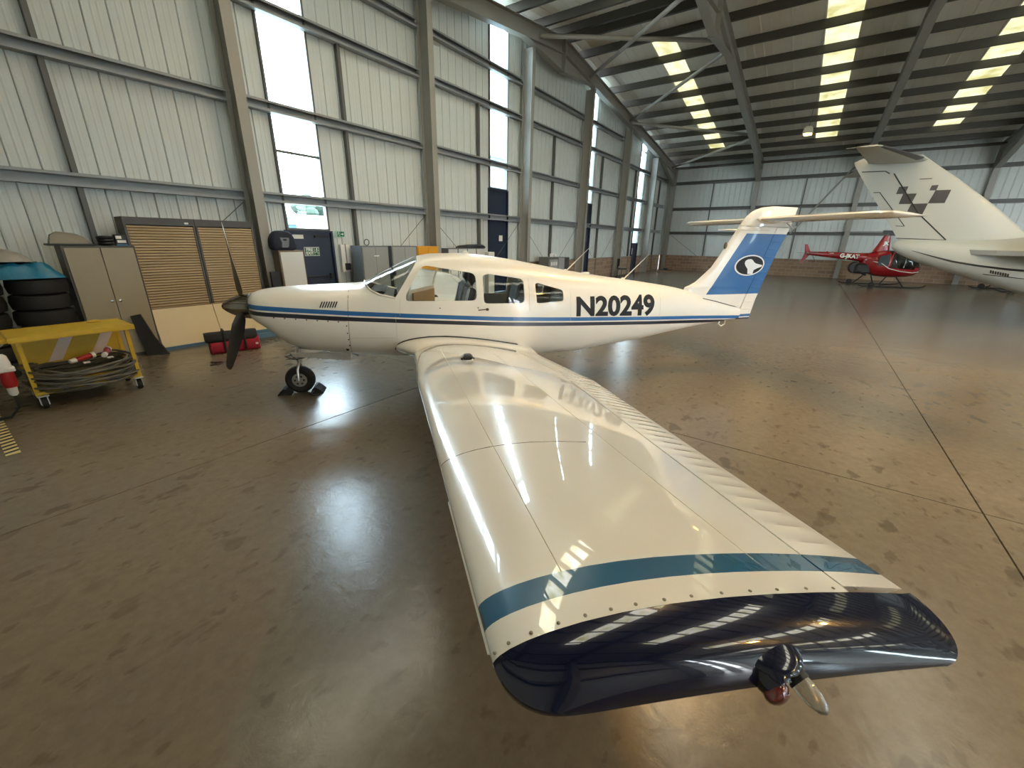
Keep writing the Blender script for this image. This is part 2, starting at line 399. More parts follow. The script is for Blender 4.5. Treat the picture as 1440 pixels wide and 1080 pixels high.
for i, (a, b) in enumerate(OWIN):
    w = struct('window_%d' % (i+5), 'strip window in the opposite gable wall, %s from the open doorway' % ['first', 'second', 'third', 'fourth'][i], 'window')
    MB().box(a, b, YD-.06, YD, 0, 2.1).build('sill_panel', M_NAVY, w)
    tp_ = min(roofz(a), roofz(b)) + .2
    for z0, z1 in ((2.1, 4.5), (4.6, 6.2), (6.3, tp_)):
        MB().box(a+.04, b-.04, YD-.03, YD-.022, z0, z1).build('pane', M_GLASS, w)
        MB().box(a, b, YD-.05, YD+.01, z1, z1+.1).build('glazing_bar', M_STEEL_D, w)
    MB().box(a, a+.04, YD-.05, YD+.01, 2.1, tp_).build('window_frame', M_STEEL_D, w); MB().box(b-.04, b, YD-.05, YD+.01, 2.1, tp_).build('window_frame', M_STEEL_D, w)

# roof: liner sheets, purlins, self-lit skylight panels
ce = struct('ceiling', 'grey metal roof liner with dark purlins and translucent skylight strips', 'ceiling')
PUR = [18.28 + 1.68*k for k in range(10)]
SKY = [(6.85, 5.98), (1.26, .28), (-3.62, -4.6), (-9.1, -10.08), (-14.6, -15.58), (-20.1, -21.08)]
RO = .27
def slope_box(x0, x1, y0, y1, t=.04, o=RO, ribs=True):
    m = MB()
    def z(x): return roofz(x) + o
    if not ribs:
        return m.loft([[(x, y0, z(x)), (x, y1, z(x)), (x, y1, z(x)+t), (x, y0, z(x)+t)] for x in (x0, x1)])
    w = y1 - y0; q = [(0,0),(.02,-.02),(.06,-.02),(.08,0),(.34,0),(.36,-.008),(.4,-.008),(.42,0),(.68,0),(.70,-.008),(.74,-.008),(.76,0),(1,0),(1,t),(0,t)]
    return m.loft([[(x, y0 + a*w, z(x) + (b if b != t else t)) for a, b in q] for x in (x0, x1)])
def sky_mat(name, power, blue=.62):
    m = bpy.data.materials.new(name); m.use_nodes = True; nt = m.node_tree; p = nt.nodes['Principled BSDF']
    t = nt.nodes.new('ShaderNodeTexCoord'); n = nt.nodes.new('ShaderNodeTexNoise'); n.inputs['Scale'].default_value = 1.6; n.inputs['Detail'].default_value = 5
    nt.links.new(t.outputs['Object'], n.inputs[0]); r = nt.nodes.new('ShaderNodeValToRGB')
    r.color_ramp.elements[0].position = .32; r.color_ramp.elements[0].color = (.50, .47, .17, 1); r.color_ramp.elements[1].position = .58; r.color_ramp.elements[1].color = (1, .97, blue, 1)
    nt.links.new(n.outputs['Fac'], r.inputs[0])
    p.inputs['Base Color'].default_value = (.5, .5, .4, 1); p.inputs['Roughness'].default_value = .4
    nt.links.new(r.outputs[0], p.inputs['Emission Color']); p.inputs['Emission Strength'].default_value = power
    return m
M_SKY = sky_mat('skylight_glow_faint', .19); M_SKYS = sky_mat('skylight_glow_strong', 1.45, .86)  # daylight put in as emission; unseen slope set brighter to light the hangar
yb = YW + .1; spans = []
for a, b in SKY: spans.append((a, yb)); yb = b
spans.append((YD, yb))
for side in (0, 1):
    X0, X1 = (RX, XE+.25) if side else (XB-.2, RX)
    sx0, sx1 = (18.9, 32.4) if side else (1.5, 14.5)
    for y0, y1 in spans:
        n = max(1, round(y1 - y0)); w = (y1 - y0) / n
        for k in range(n): slope_box(X0, X1, y0 + k*w, y0 + (k+1)*w).build('roof_sheet', M_ROOF, ce)
    for a, b in SKY:
        slope_box(X0, sx0, b, a).build('roof_sheet', M_ROOF, ce); slope_box(sx1, X1, b, a).build('roof_sheet', M_ROOF, ce)
        cuts = [sx0] + [p if side else 2*RX - p for p in PUR]; cuts = sorted(c for c in cuts if sx0 - .01 < c < sx1) ; cuts = [c for c in cuts if c > sx0 + .2] ; cuts = [sx0] + cuts + [sx1]
        for k in range(len(cuts)-1):
            if cuts[k+1] - cuts[k] < .05: continue
            slope_box(cuts[k], cuts[k+1], b, a, .01, RO + .02, False).build('skylight_panel', M_SKY if side else M_SKYS, ce)
def purlin(x):
    z = roofz(x)
    q = [(-.03, 0), (.08, 0), (.08, .02), (-.01, .02), (-.01, .24), (.06, .24), (.06, .26), (-.03, .26)]
    MB().loft([[(x + a, y, z + b) for a, b in q] for y in (YD+.02, YW-.02)]).build('purlin', M_PURLIN, ce)
for x in PUR + [RX+.35]: purlin(x); purlin(2*RX - x)
MB().prism([(RX-.3, RZ+.27), (RX, RZ+.31), (RX+.3, RZ+.27), (RX+.3, RZ+.23), (RX, RZ+.265), (RX-.3, RZ+.23)], 1, YD, YW).build('ridge_liner', M_ROOF, ce)
MB().box(XE-.5, XE-.02, YD, YW-.5, 7.08, 7.16).build('eave_strut', M_PURLIN, ce)

# portal frames
def frame(n, y, gable):
    t = struct('trim_%d' % n, 'grey steel portal frame %s' % ('against the panelled gable wall' if gable else ['', 'crossing the roof next to the gable frame', 'over the tail of the white jet', 'over the cabin of the white jet', 'over the jet nose', 'between the jet and the opposite gable', 'against the opposite gable wall'][n-1]), 'frame')
    fw = .13; D = .48
    for s in (-1, 1):
        e = XE - .35 if s > 0 else XB + .35
        xs = [RX + s*.01, e]
        def zt(x): return roofz(x) - .01
        web = MB().loft([[(x, y-.008, zt(x)-D), (x, y+.008, zt(x)-D), (x, y+.008, zt(x)), (x, y-.008, zt(x))] for x in xs])
        bf = MB().loft([[(x, y-fw, zt(x)-D-.02), (x, y+fw, zt(x)-D-.02), (x, y+fw, zt(x)-D), (x, y-fw, zt(x)-D)] for x in xs])
        tf = MB().loft([[(x, y-fw, zt(x)-.02), (x, y+fw, zt(x)-.02), (x, y+fw, zt(x)), (x, y-fw, zt(x))] for x in xs])
        for m in (bf, tf): web.add(m.v, m.f)
        web.build('rafter', M_STEEL, t)
        # eaves haunch
        xh = e - s*3.4; zl = zt(e) - D - .75
        h = MB().prism([(xh, zt(xh)-D), (e, zt(e)-D), (e, zl)], 1, y-.007, y+.007)
        h.loft([[(xh, y-fw, zt(xh)-D-.02), (xh, y+fw, zt(xh)-D-.02), (xh, y+fw, zt(xh)-D), (xh, y-fw, zt(xh)-D)], [(e, y-fw, zl-.02), (e, y+fw, zl-.02), (e, y+fw, zl), (e, y-fw, zl)]])
        h.build('eaves_haunch', M_STEEL, t)
        # apex haunch
        xa = RX + s*2.7; za = RZ - 1.08
        h = MB().prism([(xa, zt(xa)-D), (RX + s*.01, za), (RX + s*.01, zt(RX)-D)], 1, y-.007, y+.007)
        h.loft([[(xa, y-fw, zt(xa)-D-.02), (xa, y+fw, zt(xa)-D-.02), (xa, y+fw, zt(xa)-D), (xa, y-fw, zt(xa)-D)], [(RX + s*.01, y-fw, za-.02), (RX + s*.01, y+fw, za-.02), (RX + s*.01, y+fw, za), (RX + s*.01, y-fw, za)]])
        h.build('apex_haunch', M_STEEL, t)
        # eaves column
        c = e + s*.0
        cb = MB().box(min(c, c+s*.3), max(c, c+s*.3), y-.008, y+.008, 0, zt(e)-.05)
        cb.box(c-.012, c+.012, y-fw, y+fw, 0, zt(e)-.3); cb.box(c+s*.3-.012, c+s*.3+.012, y-fw, y+fw, 0, zt(e)-.05)
        cb.build('column', M_STEEL, t)
    MB().box(RX-.03, RX+.03, y-.16, y+.16, RZ-1.12, RZ-.02).build('apex_plate', M_STEEL, t)
    if gable:
        for x in GCOL:
            zt_ = roofz(x) - .5 - (.5 if abs(x - RX) < 2.3 else 0)
            zt_ = roofz(x) - .51 - max(0, (2.7 - abs(x-RX)) / 2.7 * .6)
            cb = MB().box(x-.008, x+.008, y-.02, y+.36, 0, zt_); cb.box(x-.1, x+.1, y-.032, y-.02, 0, zt_); cb.box(x-.1, x+.1, y+.36, y+.372, 0, zt_)
            cb.build('gable_column', M_STEEL, t)
    return t
TR = [frame(i+1, y, i == 0) for i, y in enumerate(FR)]
# roof bracing tubes between the gable frame and the next frame
def rb(xa, ya, xb_, yb_):
    MB().tube([(xa, ya, roofz(xa)-.28), (xb_, yb_, roofz(xb_)-.28)], .072, 10).build('roof_brace', M_STEEL, TR[0])
ya, yb_ = FR[0]-.03, FR[1]+.03
for a, b in ((15.0, 18.8), (19.2, 14.6), (24.3, 19.4), (24.6, 28.4), (33.2, 28.9), (9.4, 14.4), (9.2, 5.2), (.6, 5.0)): rb(a, ya, b, yb_)
MB().tube([(20.3, ya, roofz(20.3)-.3), (20.3, FR[1], roofz(20.3)-.3)], .001, 4)

# outside the windows
gr = struct('ground', 'pale concrete apron outside the hangar', 'ground')
MB().box(-120, 160, YW+.6, 160, -.3, -.05).box(-120, 160, -160, YD-.4, -.3, -.05).box(-120, XB-.35, YD-.4, YW+.6, -.3, -.05).build('apron', mat('apron_concrete', (168, 165, 155), .8, var=.1, vscale=.4), gr)
b = thing('site_building', 'low white flat-roofed building seen through the nearest window', 'building', (15, 30, 0))
MB().box(-6, 9, 0, 6, -.05, 3.2).build('wall', mat('white_render', (132, 140, 136), .7), b)
MB().box(-6.2, 9.2, -.25, 6.2, 3.2, 3.42).build('roof', mat('roof_edge', (150, 156, 152), .6), b)
for x in (-.4, 4.2):
    f = MB().box(x, x+1.6, -.06, 0, 1.6, 2.75).build('window', mat('outside_window', (40, 54, 60), .2), b)
    for k in (0, .8): MB().box(x+k+.06, x+k+.74, -.08, -.06, 1.68, 2.67).build('pane', mat('outside_pane', (48, 70, 78), .1), f)
b = thing('workshop_building', 'blue-grey metal clad building seen through the far strip windows', 'building', (30, 26, 0))
MB().box(0, 75, 0, 12, -.05, 9.2).build('wall', mat('pale_blue_cladding', (70, 104, 118), .5), b)
for k in range(12): MB().box(.5+k*6.2, 5.2+k*6.2, -.05, 0, 1.0, 5.2).build('door_panel', mat('blue_panel', (56, 92, 110), .5), b)
MB().box(-.3, 75.3, -.3, 12.3, 9.2, 9.5).build('roof', M_STEEL, b)
hd = MB(); rnd = random.Random(3)
hedge_mat = mat('hedge_green', (46, 58, 46), .9, var=.4, vscale=3)
for k in range(1, 6):
    t = thing('tree', 'grey-green tree behind the low white building', 'tree', (7.5 + k*3.9, 40 + (k % 2)*4.6, 0), 0, 'trees behind the low white building')
    c = MB()
    for q in range(9): c.ell((rnd.uniform(-1.35, 1.35), rnd.uniform(-1.2, 1.2), 2.6 + rnd.uniform(0, 2.4)), rnd.uniform(.7, 1.3), rnd.uniform(.7, 1.2), rnd.uniform(.6, 1.0), 9, 6)
    c.build('crown', hedge_mat, t); MB().tube([(0,0,-.1),(0,.05,3.2)], [.18,.1], 7).build('trunk', mat('bark', (80, 66, 52), .9), t)
# ================================================================ the low-wing aircraft (own frame: x aft, y to its right wing, z up)
TH = 0.7104419
AC = thing('light_aircraft', 'cream-white low-wing propeller aircraft with blue stripes and a T-tail', 'aircraft', (2.0076, 5.6750, 0), -TH)
CREAM = (224, 218, 206)
def paint_mat(name, kind):
    """gloss paint with stripes laid out in the aircraft's own coordinates"""
    m = bpy.data.materials.new(name); m.use_nodes = True; nt = m.node_tree; N = nt.nodes; L = nt.links; p = N['Principled BSDF']
    p.inputs['Roughness'].default_value = .22 if kind == 'wing' else .3; p.inputs['Coat Weight'].default_value = 1.0 if kind == 'wing' else .25; p.inputs['Coat Roughness'].default_value = .02; p.inputs['Coat IOR'].default_value = 1.6 if kind == 'wing' else 1.5
    t = N.new('ShaderNodeTexCoord'); s = N.new('ShaderNodeSeparateXYZ'); L.new(t.outputs['Object'], s.inputs[0])
    def M(op, a, b=0.0, c=None):
        n = N.new('ShaderNodeMath'); n.operation = op
        for i, v in enumerate((a, b) if c is None else (a, b, c)):
            if isinstance(v, (int, float)): n.inputs[i].default_value = v
            else: L.new(v, n.inputs[i])
        return n.outputs[0]
    def mix(f, a, b):
        x = N.new('ShaderNodeMix'); x.data_type = 'RGBA'
        if isinstance(f, (int, float)): x.inputs[0].default_value = f
        else: L.new(f, x.inputs[0])
        for i, v in ((6, a), (7, b)):
            if isinstance(v, tuple): x.inputs[i].default_value = v
            else: L.new(v, x.inputs[i])
        return x.outputs[2]
    def band(v, lo, hi): return M('MULTIPLY', M('GREATER_THAN', v, lo), M('LESS_THAN', v, hi))
    X, Y, Z = s.outputs
    BLUE = lin(24, 92, 150) if kind != 'wing' else lin(26, 88, 122); NAV = lin(20, 26, 44); C = lin(*CREAM)
    nz = N.new('ShaderNodeTexNoise'); nz.inputs['Scale'].default_value = 1.3; L.new(t.outputs['Object'], nz.inputs[0])
    C = mix(nz.outputs['Fac'], lin(218, 212, 199), lin(229, 224, 214))
    if kind == 'wing':
        a = M('ABSOLUTE', Y); c = mix(band(a, 4.925, 4.995), C, BLUE)
    elif kind == 'fuselage':
        fc = N.new('ShaderNodeFloatCurve'); cu = fc.mapping.curves[0]
        pts = [(.3, 1.205), (.49, 1.19), (1.487, 1.118), (2.0, 1.088), (3.28, 1.01), (4.47, .952), (5.6, .905), (6.6, .868), (7.3, .838), (7.8, .815)]
        while len(cu.points) < len(pts): cu.points.new(.5, .5)
        for q, (x, z) in zip(cu.points, pts): q.location = (x/8, z/2); q.handle_type = 'VECTOR'
        fc.mapping.update(); L.new(M('DIVIDE', X, 8.0), fc.inputs['Value'])
        dz = M('SUBTRACT', Z, M('MULTIPLY', fc.outputs[0], 2.0))
        c = mix(band(dz, -.026, .024), C, BLUE); c = mix(band(dz, -.092, -.044), c, NAV)
    elif kind == 'fin':
        xl = M('ADD', M('MULTIPLY', M('SUBTRACT', Z, 1.214), .597), 6.735)
        f = M('MULTIPLY', band(Z, 1.20, 2.115), M('GREATER_THAN', X, xl)); c = mix(f, C, BLUE)
        c = mix(band(Z, .83, .872), c, BLUE); c = mix(M('LESS_THAN', Z, .815), c, NAV)
    L.new(c, p.inputs['Base Color'])
    return m
M_FUS = paint_mat('fuselage_paint', 'fuselage'); M_WING = paint_mat('wing_paint', 'wing'); M_FIN = paint_mat('fin_paint', 'fin')
M_CREAM = mat('cream_gloss_paint', CREAM, .22, coat=1.0)
M_TIP = mat('navy_gloss_paint', (9, 16, 42), .2, coat=.8, spec=.15)
M_SEAM = mat('panel_gap', (70, 62, 52), .7)
M_SEAML = mat('panel_lap', (186, 174, 150), .4)
M_INT = mat('grey_cabin_trim', (150, 142, 130), .8)
M_TAN = mat('tan_door_trim', (142, 118, 88), .7)
M_SEAT = mat('charcoal_seat', (70, 70, 74), .7, bump=.15)
M_SEATL = mat('grey_seat_piping', (168, 168, 170), .6)
M_CANOPY = glassmat('cabin_glass', (246, 249, 248))
M_SCREW = mat('screw_head', (128, 120, 104), .35, metal=.6)

FX = [(.34,1.26,1.05,.16,1.15,2.2,2.2),(.36,1.295,1.03,.24,1.15,2.4,2.3),(.40,1.325,.99,.345,1.14,2.6,2.4),(.50,1.348,.92,.43,1.12,2.7,2.4),(.60,1.36,.82,.46,1.10,2.8,2.3),(.70,1.368,.70,.475,1.08,2.8,2.3),
      (.85,1.378,.625,.49,1.06,2.9,2.3),(1.05,1.388,.585,.505,1.04,3,2.4),(1.38,1.403,.545,.525,1.02,3,2.7),(1.62,1.418,.52,.54,1.0,2.8,2.9),(1.80,1.504,.505,.55,1.0,2.6,3),(2.0,1.602,.49,.56,1.0,2.5,3),
      (2.2,1.694,.48,.565,1.0,2.4,3),(2.33,1.750,.475,.565,1.0,2.4,3),(2.5,1.778,.465,.567,1.0,2.4,3),(2.9,1.786,.45,.567,.99,2.4,3),(3.39,1.737,.43,.56,.98,2.35,3),(3.9,1.655,.41,.52,.96,2.3,2.9),
      (4.42,1.562,.415,.455,.95,2.25,2.8),(4.98,1.482,.475,.385,.94,2.2,2.6),(5.57,1.405,.54,.305,.93,2.15,2.4),(6.19,1.31,.64,.215,.92,2.1,2.3),(6.74,1.165,.72,.135,.90,2.1,2.2),(7.2,1.045,.77,.075,.88,2.1,2.1),(7.45,.975,.80,.04,.87,2,2)]
_fx = np.array(FX)
def smooth_interp(x, col):
    xs, ys = _fx[:,0], _fx[:,col]
    if x <= xs[0]: return ys[0]
    if x >= xs[-1]: return ys[-1]
    i = int(np.searchsorted(xs, x) - 1); h = xs[i+1]-xs[i]; d = (ys[i+1]-ys[i])/h
    def slope(k):
        if k <= 0 or k >= len(xs)-1: return d
        h0, h1 = xs[k]-xs[k-1], xs[k+1]-xs[k]; d0, d1 = (ys[k]-ys[k-1])/h0, (ys[k+1]-ys[k])/h1
        return 0 if d0*d1 <= 0 else (h0+h1)/((h1/d0+h0/d1)) if False else 2*d0*d1/(d0+d1)
    m0, m1 = slope(i), slope(i+1); t = (x-xs[i])/h
    return (2*t**3-3*t**2+1)*ys[i] + (t**3-2*t**2+t)*h*m0 + (-2*t**3+3*t**2)*ys[i+1] + (t**3-t**2)*h*m1
def fsec(x): return [smooth_interp(x, c) for c in range(1, 7)]
def fus_y(x, z):
    """half width of the fuselage at station x, height z"""
    zt, zb, w, zw, nu, nl = fsec(x)
    if z >= zw: q = (z-zw)/max(zt-zw, 1e-4); n = nu
    else: q = (zw-z)/max(zw-zb, 1e-4); n = nl
    return w * max(0.0, 1 - min(q, 1)**n) ** (1/n)
def ring(x, off=0.0, n=48, zfloor=None):
    zt, zb, w, zw, nu, nl = fsec(x); zt -= off; zb += off; w = max(w - off, .01); out = []
    for k in range(n):
        a = 2*math.pi*k/n; c, s = math.cos(a), math.sin(a); e = nu if s >= 0 else nl; h = (zt-zw) if s >= 0 else (zw-zb)
        r = (abs(c)**e + abs(s)**e) ** (-1/e); zz = zw + r*s*h
        if zfloor is not None: zz = max(zz, zfloor)
        out.append((x, w*r*c, zz))
    return out
_xs = sorted(set([round(v, 3) for v in list(_fx[:,0]) + list(np.arange(.45, 7.4, .1))]))
FUS = MB().loft([ring(x) for x in _xs]).mesh('fuselage_solid')
def cabin_secs(off): return MB().loft([ring(x, off, 40, .66) for x in np.arange(1.5, 4.32, .08)]).mesh('cabin_solid')
def rounded(poly, r, n=4):
    out = []; k = len(poly)
    for i in range(k):
        p0, p1, p2 = (Vector(poly[(i+d) % k]) for d in (-1, 0, 1)); a = (p0-p1); b = (p2-p1); rr = min(r, a.length*.45, b.length*.45)
        s, e = p1 + a.normalized()*rr, p1 + b.normalized()*rr
        for t in range(n+1):
            u = t/n; out.append(tuple((1-u)**2*s + 2*u*(1-u)*p1 + u*u*e))
    return out
W1 = rounded([(2.155,1.245),(2.155,1.32),(2.375,1.655),(3.01,1.56),(3.01,1.24)], .07)
W2 = rounded([(3.095,1.20),(3.095,1.535),(3.17,1.555),(3.632,1.488),(3.632,1.195)], .06)
W3 = rounded([(3.80,1.185),(3.79,1.428),(3.83,1.438),(4.19,1.34),(4.19,1.20)], .035)
WS = [(1.40,1.47),(1.645,1.452),(1.69,1.415),(1.76,1.365),(1.85,1.325),(2.03,1.285),(2.315,1.70),(2.325,1.95),(1.40,1.95)]
DOOR = rounded([(2.17,.86),(2.12,1.25),(2.36,1.68),(3.03,1.585),(3.03,.86)], .08)
def pr(poly, y0=-1.2, y1=1.2): return MB().prism(poly, 1, y0, y1).mesh('cut')
shell = boolean(FUS.copy(), [cabin_secs(.028), pr(WS), pr(W1, -1.2, 0), pr(W2), pr(W3), pr(DOOR, 0, 1.2)])
setmat(shell, M_FUS); shade(shell, 28)
fus = link('fuselage', shell, AC)
# glazing: a thin skin cut to the window outlines
thin = boolean(MB().loft([ring(x, .006) for x in _xs if 1.3 < x < 4.6]).mesh('t'), [MB().loft([ring(x, .011) for x in _xs if 1.25 < x < 4.7]).mesh('t2')])
def pane(name, poly, y0, y1, label=None):
    me = boolean(thin.copy(), [pr(poly, y0, y1)], 'INTERSECT'); setmat(me, M_CANOPY); shade(me, 30); o = link(name, me, AC)
    if label: o['label'] = label
    return o
pane('windscreen', WS, -1.2, 1.2, 'clear sloping windscreen')
for poly in (W1, W2, W3): pane('side_window', poly, -1.2, 0)
for poly in (W2, W3): pane('side_window', poly, 0, 1.2)
# windscreen frame strip along its lower edge and the centre post
def on_fus(x, z, off=.004, sgn=-1): return (x, sgn*(fus_y(x, z) + off), z)
for sgn in (-1, 1):
    pts = []
    for a, b in zip(WS[1:5], WS[2:6]):
        for t in (0, .33, .66): pts.append(on_fus(a[0]+(b[0]-a[0])*t, a[1]+(b[1]-a[1])*t, .002, sgn))
    pts.append(on_fus(2.03, 1.285, .002, sgn)); MB().tube(pts, .012, 8).build('windscreen_rim', M_CREAM, AC, 40)
MB().tube([(x, 0, smooth_interp(x, 1)-.008) for x in np.arange(1.63, 2.33, .06)], .011, 8).build('windscreen_post', M_ALU, AC, 40)
# open cabin door on the right side
sh2 = boolean(FUS.copy(), [cabin_secs(.028), pr(W1, 0, 1.2)])
dm = boolean(sh2, [pr(rounded([(2.18,.87),(2.13,1.25),(2.365,1.67),(3.02,1.575),(3.02,.87)], .08), .05, 1.2)], 'INTERSECT')
dm.materials.clear(); dm.materials.append(M_CREAM); shade(dm, 30)
HX, HY = 2.15, .575
ca, sa = math.cos(math.radians(62)), math.sin(math.radians(62))
xf(dm, lambda x, y, z: (HX + (x-HX)*ca - (y-HY)*sa, HY + (x-HX)*sa + (y-HY)*ca, z))
door = link('cabin_door', dm, AC)
pl = MB().box(2.24, 2.98, .50, .515, .93, 1.2); pl.v = [(HX + (x-HX)*ca - (y-HY)*sa, HY + (x-HX)*sa + (y-HY)*ca, z) for x, y, z in pl.v]; pl.build('door_trim', M_TAN, door)
# cabin interior
MB().box(1.62, 4.2, -.42, .42, .645, .672).build('cabin_floor', mat('dark_carpet', (58, 54, 50), .95), AC)
ip = MB().prism([(1.70,1.02),(1.86,1.02),(1.84,1.315),(1.74,1.325),(1.70,1.32)], 1, -.44, .44).build('instrument_panel', mat('panel_black', (34, 36, 40), .6), AC)
for y in (-.33, -.23, -.13, .1, .22):
    for z in (1.14, 1.24): MB().lathe([(.038,0),(.038,.012),(.03,.014)], (1.852, y, z), (1,0,0), 14).build('dial', M_BLACK, ip)
MB().prism([(1.72,1.325),(1.88,1.315),(1.92,1.335),(1.88,1.352),(1.74,1.35)], 1, -.38, .38).build('glareshield', M_BLACK, AC)
for y in (-.24, .24):
    yk = MB().tube([(1.84, y, 1.13), (2.02, y, 1.16)], .012, 8)
    yk.tube([(2.02, y-.13, 1.29), (2.03, y-.14, 1.2), (2.02, y-.06, 1.16), (2.02, y+.06, 1.16), (2.03, y+.14, 1.2), (2.02, y+.13, 1.29)], .014, 8); yk.build('control_yoke', M_BLACK, AC, 40)
MB().tube([(2.0, -.02, 1.62), (2.02, 0, 1.55)], .008, 6).ell((2.03, 0, 1.53), .03, .07, .03).build('compass', M_BLACK, AC, 40)
def seat(x, y, front=True):
    b = Vector((x, y, .672))
    s = MB().cbox(x, x+.46, y-.21, y+.21, .80, .94, .035).build('seat', M_SEAT, AC)
    for lx in (x+.04, x+.36):
        for ly in (y-.19, y+.16): MB().box(lx, lx+.04, ly, ly+.03, .67, .81).build('seat_leg', M_ALU, s)
    q = [(x+.40,.92),(x+.47,.90),(x+.60,1.36),(x+.545,1.39),(x+.50,1.38)]
    MB().prism(rounded(q, .03), 1, y-.20, y+.20).build('backrest', M_SEAT, s, 40)
    MB().tube([(x+.395, y-.205, .94), (x+.50, y-.205, 1.36), (x+.54, y-.15, 1.395), (x+.54, y+.15, 1.395), (x+.50, y+.205, 1.36), (x+.395, y+.205, .94)], .016, 8).build('piping', M_SEATL, s, 40)
    if front: MB().cbox(x+.53, x+.61, y-.12, y+.12, 1.42, 1.58, .03).tube([(x+.565, y-.06, 1.36), (x+.57, y-.06, 1.44)], .008).tube([(x+.565, y+.06, 1.36), (x+.57, y+.06, 1.44)], .008).build('headrest', M_SEAT, s)
for y in (-.25, .25): seat(2.42, y); seat(3.20, y, False)

# ---------------- wings
def wing_sec(s):
    """span station -> xLE, zLE, chord, TE drop, thickness ratio"""
    S = [(.40,1.975,.672,1.765,.075,.135),(.56,2.00,.680,1.74,.08,.135),(.70,2.10,.680,1.64,.085,.138),(.84,2.20,.672,1.54,.085,.142),(1.0,2.205,.690,1.535,.085,.142),(2.45,2.205,.868,1.535,.085,.142),(5.07,2.29,1.190,1.115,.095,.125)]
    a = np.array(S); return [float(np.interp(s, a[:,0], a[:,k])) for k in range(1, 6)]
def af(u, t):
    yt = 5*t*(.2969*math.sqrt(max(u,0)) - .126*u - .3516*u*u + .2843*u**3 - .1036*u**4); m, p = .02, .4
    yc = m/p**2*(2*p*u-u*u) if u < p else m/(1-p)**2*((1-2*p)+2*p*u-u*u)
    return yc, yt
def wpt(s, u, up=True, sgn=-1, dz=0.0):
    x0, z0, c, d, t = wing_sec(s); yc, yt = af(u, t)
    return (x0 + u*c, sgn*s, z0 - d*u + c*(yc + (yt if up else -yt)) + dz)
def wtop(x, s, sgn=-1, dz=0.0):
    x0, z0, c, d, t = wing_sec(s); return wpt(s, min(max((x-x0)/c, 0), 1), True, sgn, dz)
UM = [0,.002,.006,.015,.03,.05,.08,.12,.17,.23,.30,.38,.46,.54,.62,.70,.76,.80]
HG = .795
def wing(sgn):
    up = [u for u in UM if u < HG] + [HG]
    secs = []
    for s in sorted(set([.40,.5,.56,.63,.70,.77,.84,.92,1.0] + [1+.15*k for k in range(1, 28)] + [2.45, 5.07])):
        if s > 5.07: continue
        secs.append([wpt(s, u, True, sgn) for u in reversed(up)] + [wpt(s, u, False, sgn) for u in up[1:]])
    w = MB().loft(secs).build('wing', M_WING, AC, 30)
    w['label'] = 'left wing with blue tip stripe' if sgn < 0 else 'right wing'
    # corrugated flap and aileron
    for nm, a, b in (('flap', .95, 2.66), ('aileron', 2.69, 5.05)):
        secs = []; n = int((b-a)/.0225); 
        for k in range(n+1):
            s = a + (b-a)*k/n; bump = .0035 if (k % 4 == 0 and nm == 'aileron' and 0 < k < n) else (.0028 if k % 4 == 0 and 0 < k < n else 0)
            us = [HG+.006, HG+.02, HG+.04, .87, .92, .965, .99, 1.0]
            q = []
            for u in reversed(us): q.append(wpt(s, u, True, sgn, bump if .82 < u < .985 else 0))
            for u in us: q.append(wpt(s, u, False, sgn, -bump - .002 if .82 < u < .985 else -.002))
            secs.append(q)
        MB().loft(secs).build(nm, M_WING, w, 12)
    # inboard and outboard fixed trailing edge pieces
    for a, b in ((.40, .94), ):
        secs = []
        for s in (a, .56, .70, .84, b):
            us = [HG, .85, .92, 1.0]; secs.append([wpt(s, u, True, sgn) for u in reversed(us)] + [wpt(s, u, False, sgn, -.001) for u in us])
        MB().loft(secs).build('root_fillet', M_WING, w, 30)
    rv = MB().ell((0,0,0), .0035, .0035, .0016, 6, 4).mesh('rivet_head', M_SCREW, True)
    # skin laps and gaps
    def strip(pts, wd, m, nm='panel_seam'):
        MB().tube(pts, wd, 5).build(nm, m, w)
    strip([wtop(2.48, s, sgn, .0) for s in np.arange(1.3, 5.05, .125)], .0016, M_SEAML)
    for s0 in (4.15,):
        strip([wpt(s0, u, True, sgn, .0) for u in (0, .004, .01, .02, .04, .07, .11, .16, .22, .3, .4, .5)], .0014, M_SEAM)
    strip([wpt(1.28, u, True, sgn) for u in (0, .01, .03, .07, .12, .2, .3, .45, .6, .75)], .0015, M_SEAML)
    for u in np.linspace(.03, .42, 16): link('rivet_head', rv, w, wpt(.98, float(u), True, sgn))
    strip([wtop(3.0, s, sgn) for s in np.arange(1.5, 5.05, .15)], .0011, M_SEAML)
    # stall strip on the leading edge
    secs = []
    for s in np.linspace(4.42, 5.04, 8):
        x, y, z = wpt(s, 0, True, sgn); secs.append([(x+.02, y, z-.02), (x-.004, y, z-.006), (x+.012, y, z+.012)])
    MB().loft(secs).build('stall_strip', M_CREAM, w)
    # fuel cap with black tab
    c = wtop(2.66, 2.12, sgn)
    MB().lathe([(.052,-.012),(.052,.008),(.044,.012)], c, (0,0,1), 20).build('fuel_cap', M_CREAM, w, 40)
    MB().cbox(c[0]-.045, c[0]+.045, c[1]-.05, c[1]+.05, c[2]+.006, c[2]+.05, .014).box(c[0]-.06, c[0]+.06, c[1]-.012, c[1]+.012, c[2]+.006, c[2]+.02).build('fuel_cap_tab', M_BLACK, w)
    # screw heads round the tip joint
    sh = MB().ell((0,0,0), .0042, .0042, .0022, 8, 5).mesh('screw_head', M_SCREW, True)
    for u in (.006, .03, .07, .12, .17, .22, .27, .33, .39, .46, .53, .60, .68, .76, .83):
        link('screw_head', sh, w, wpt(5.058, u, True, sgn, .001))
    for u in (.01, .05, .1, .15, .2, .25): link('screw_head', sh, w, wpt(1.28, u, True, sgn))
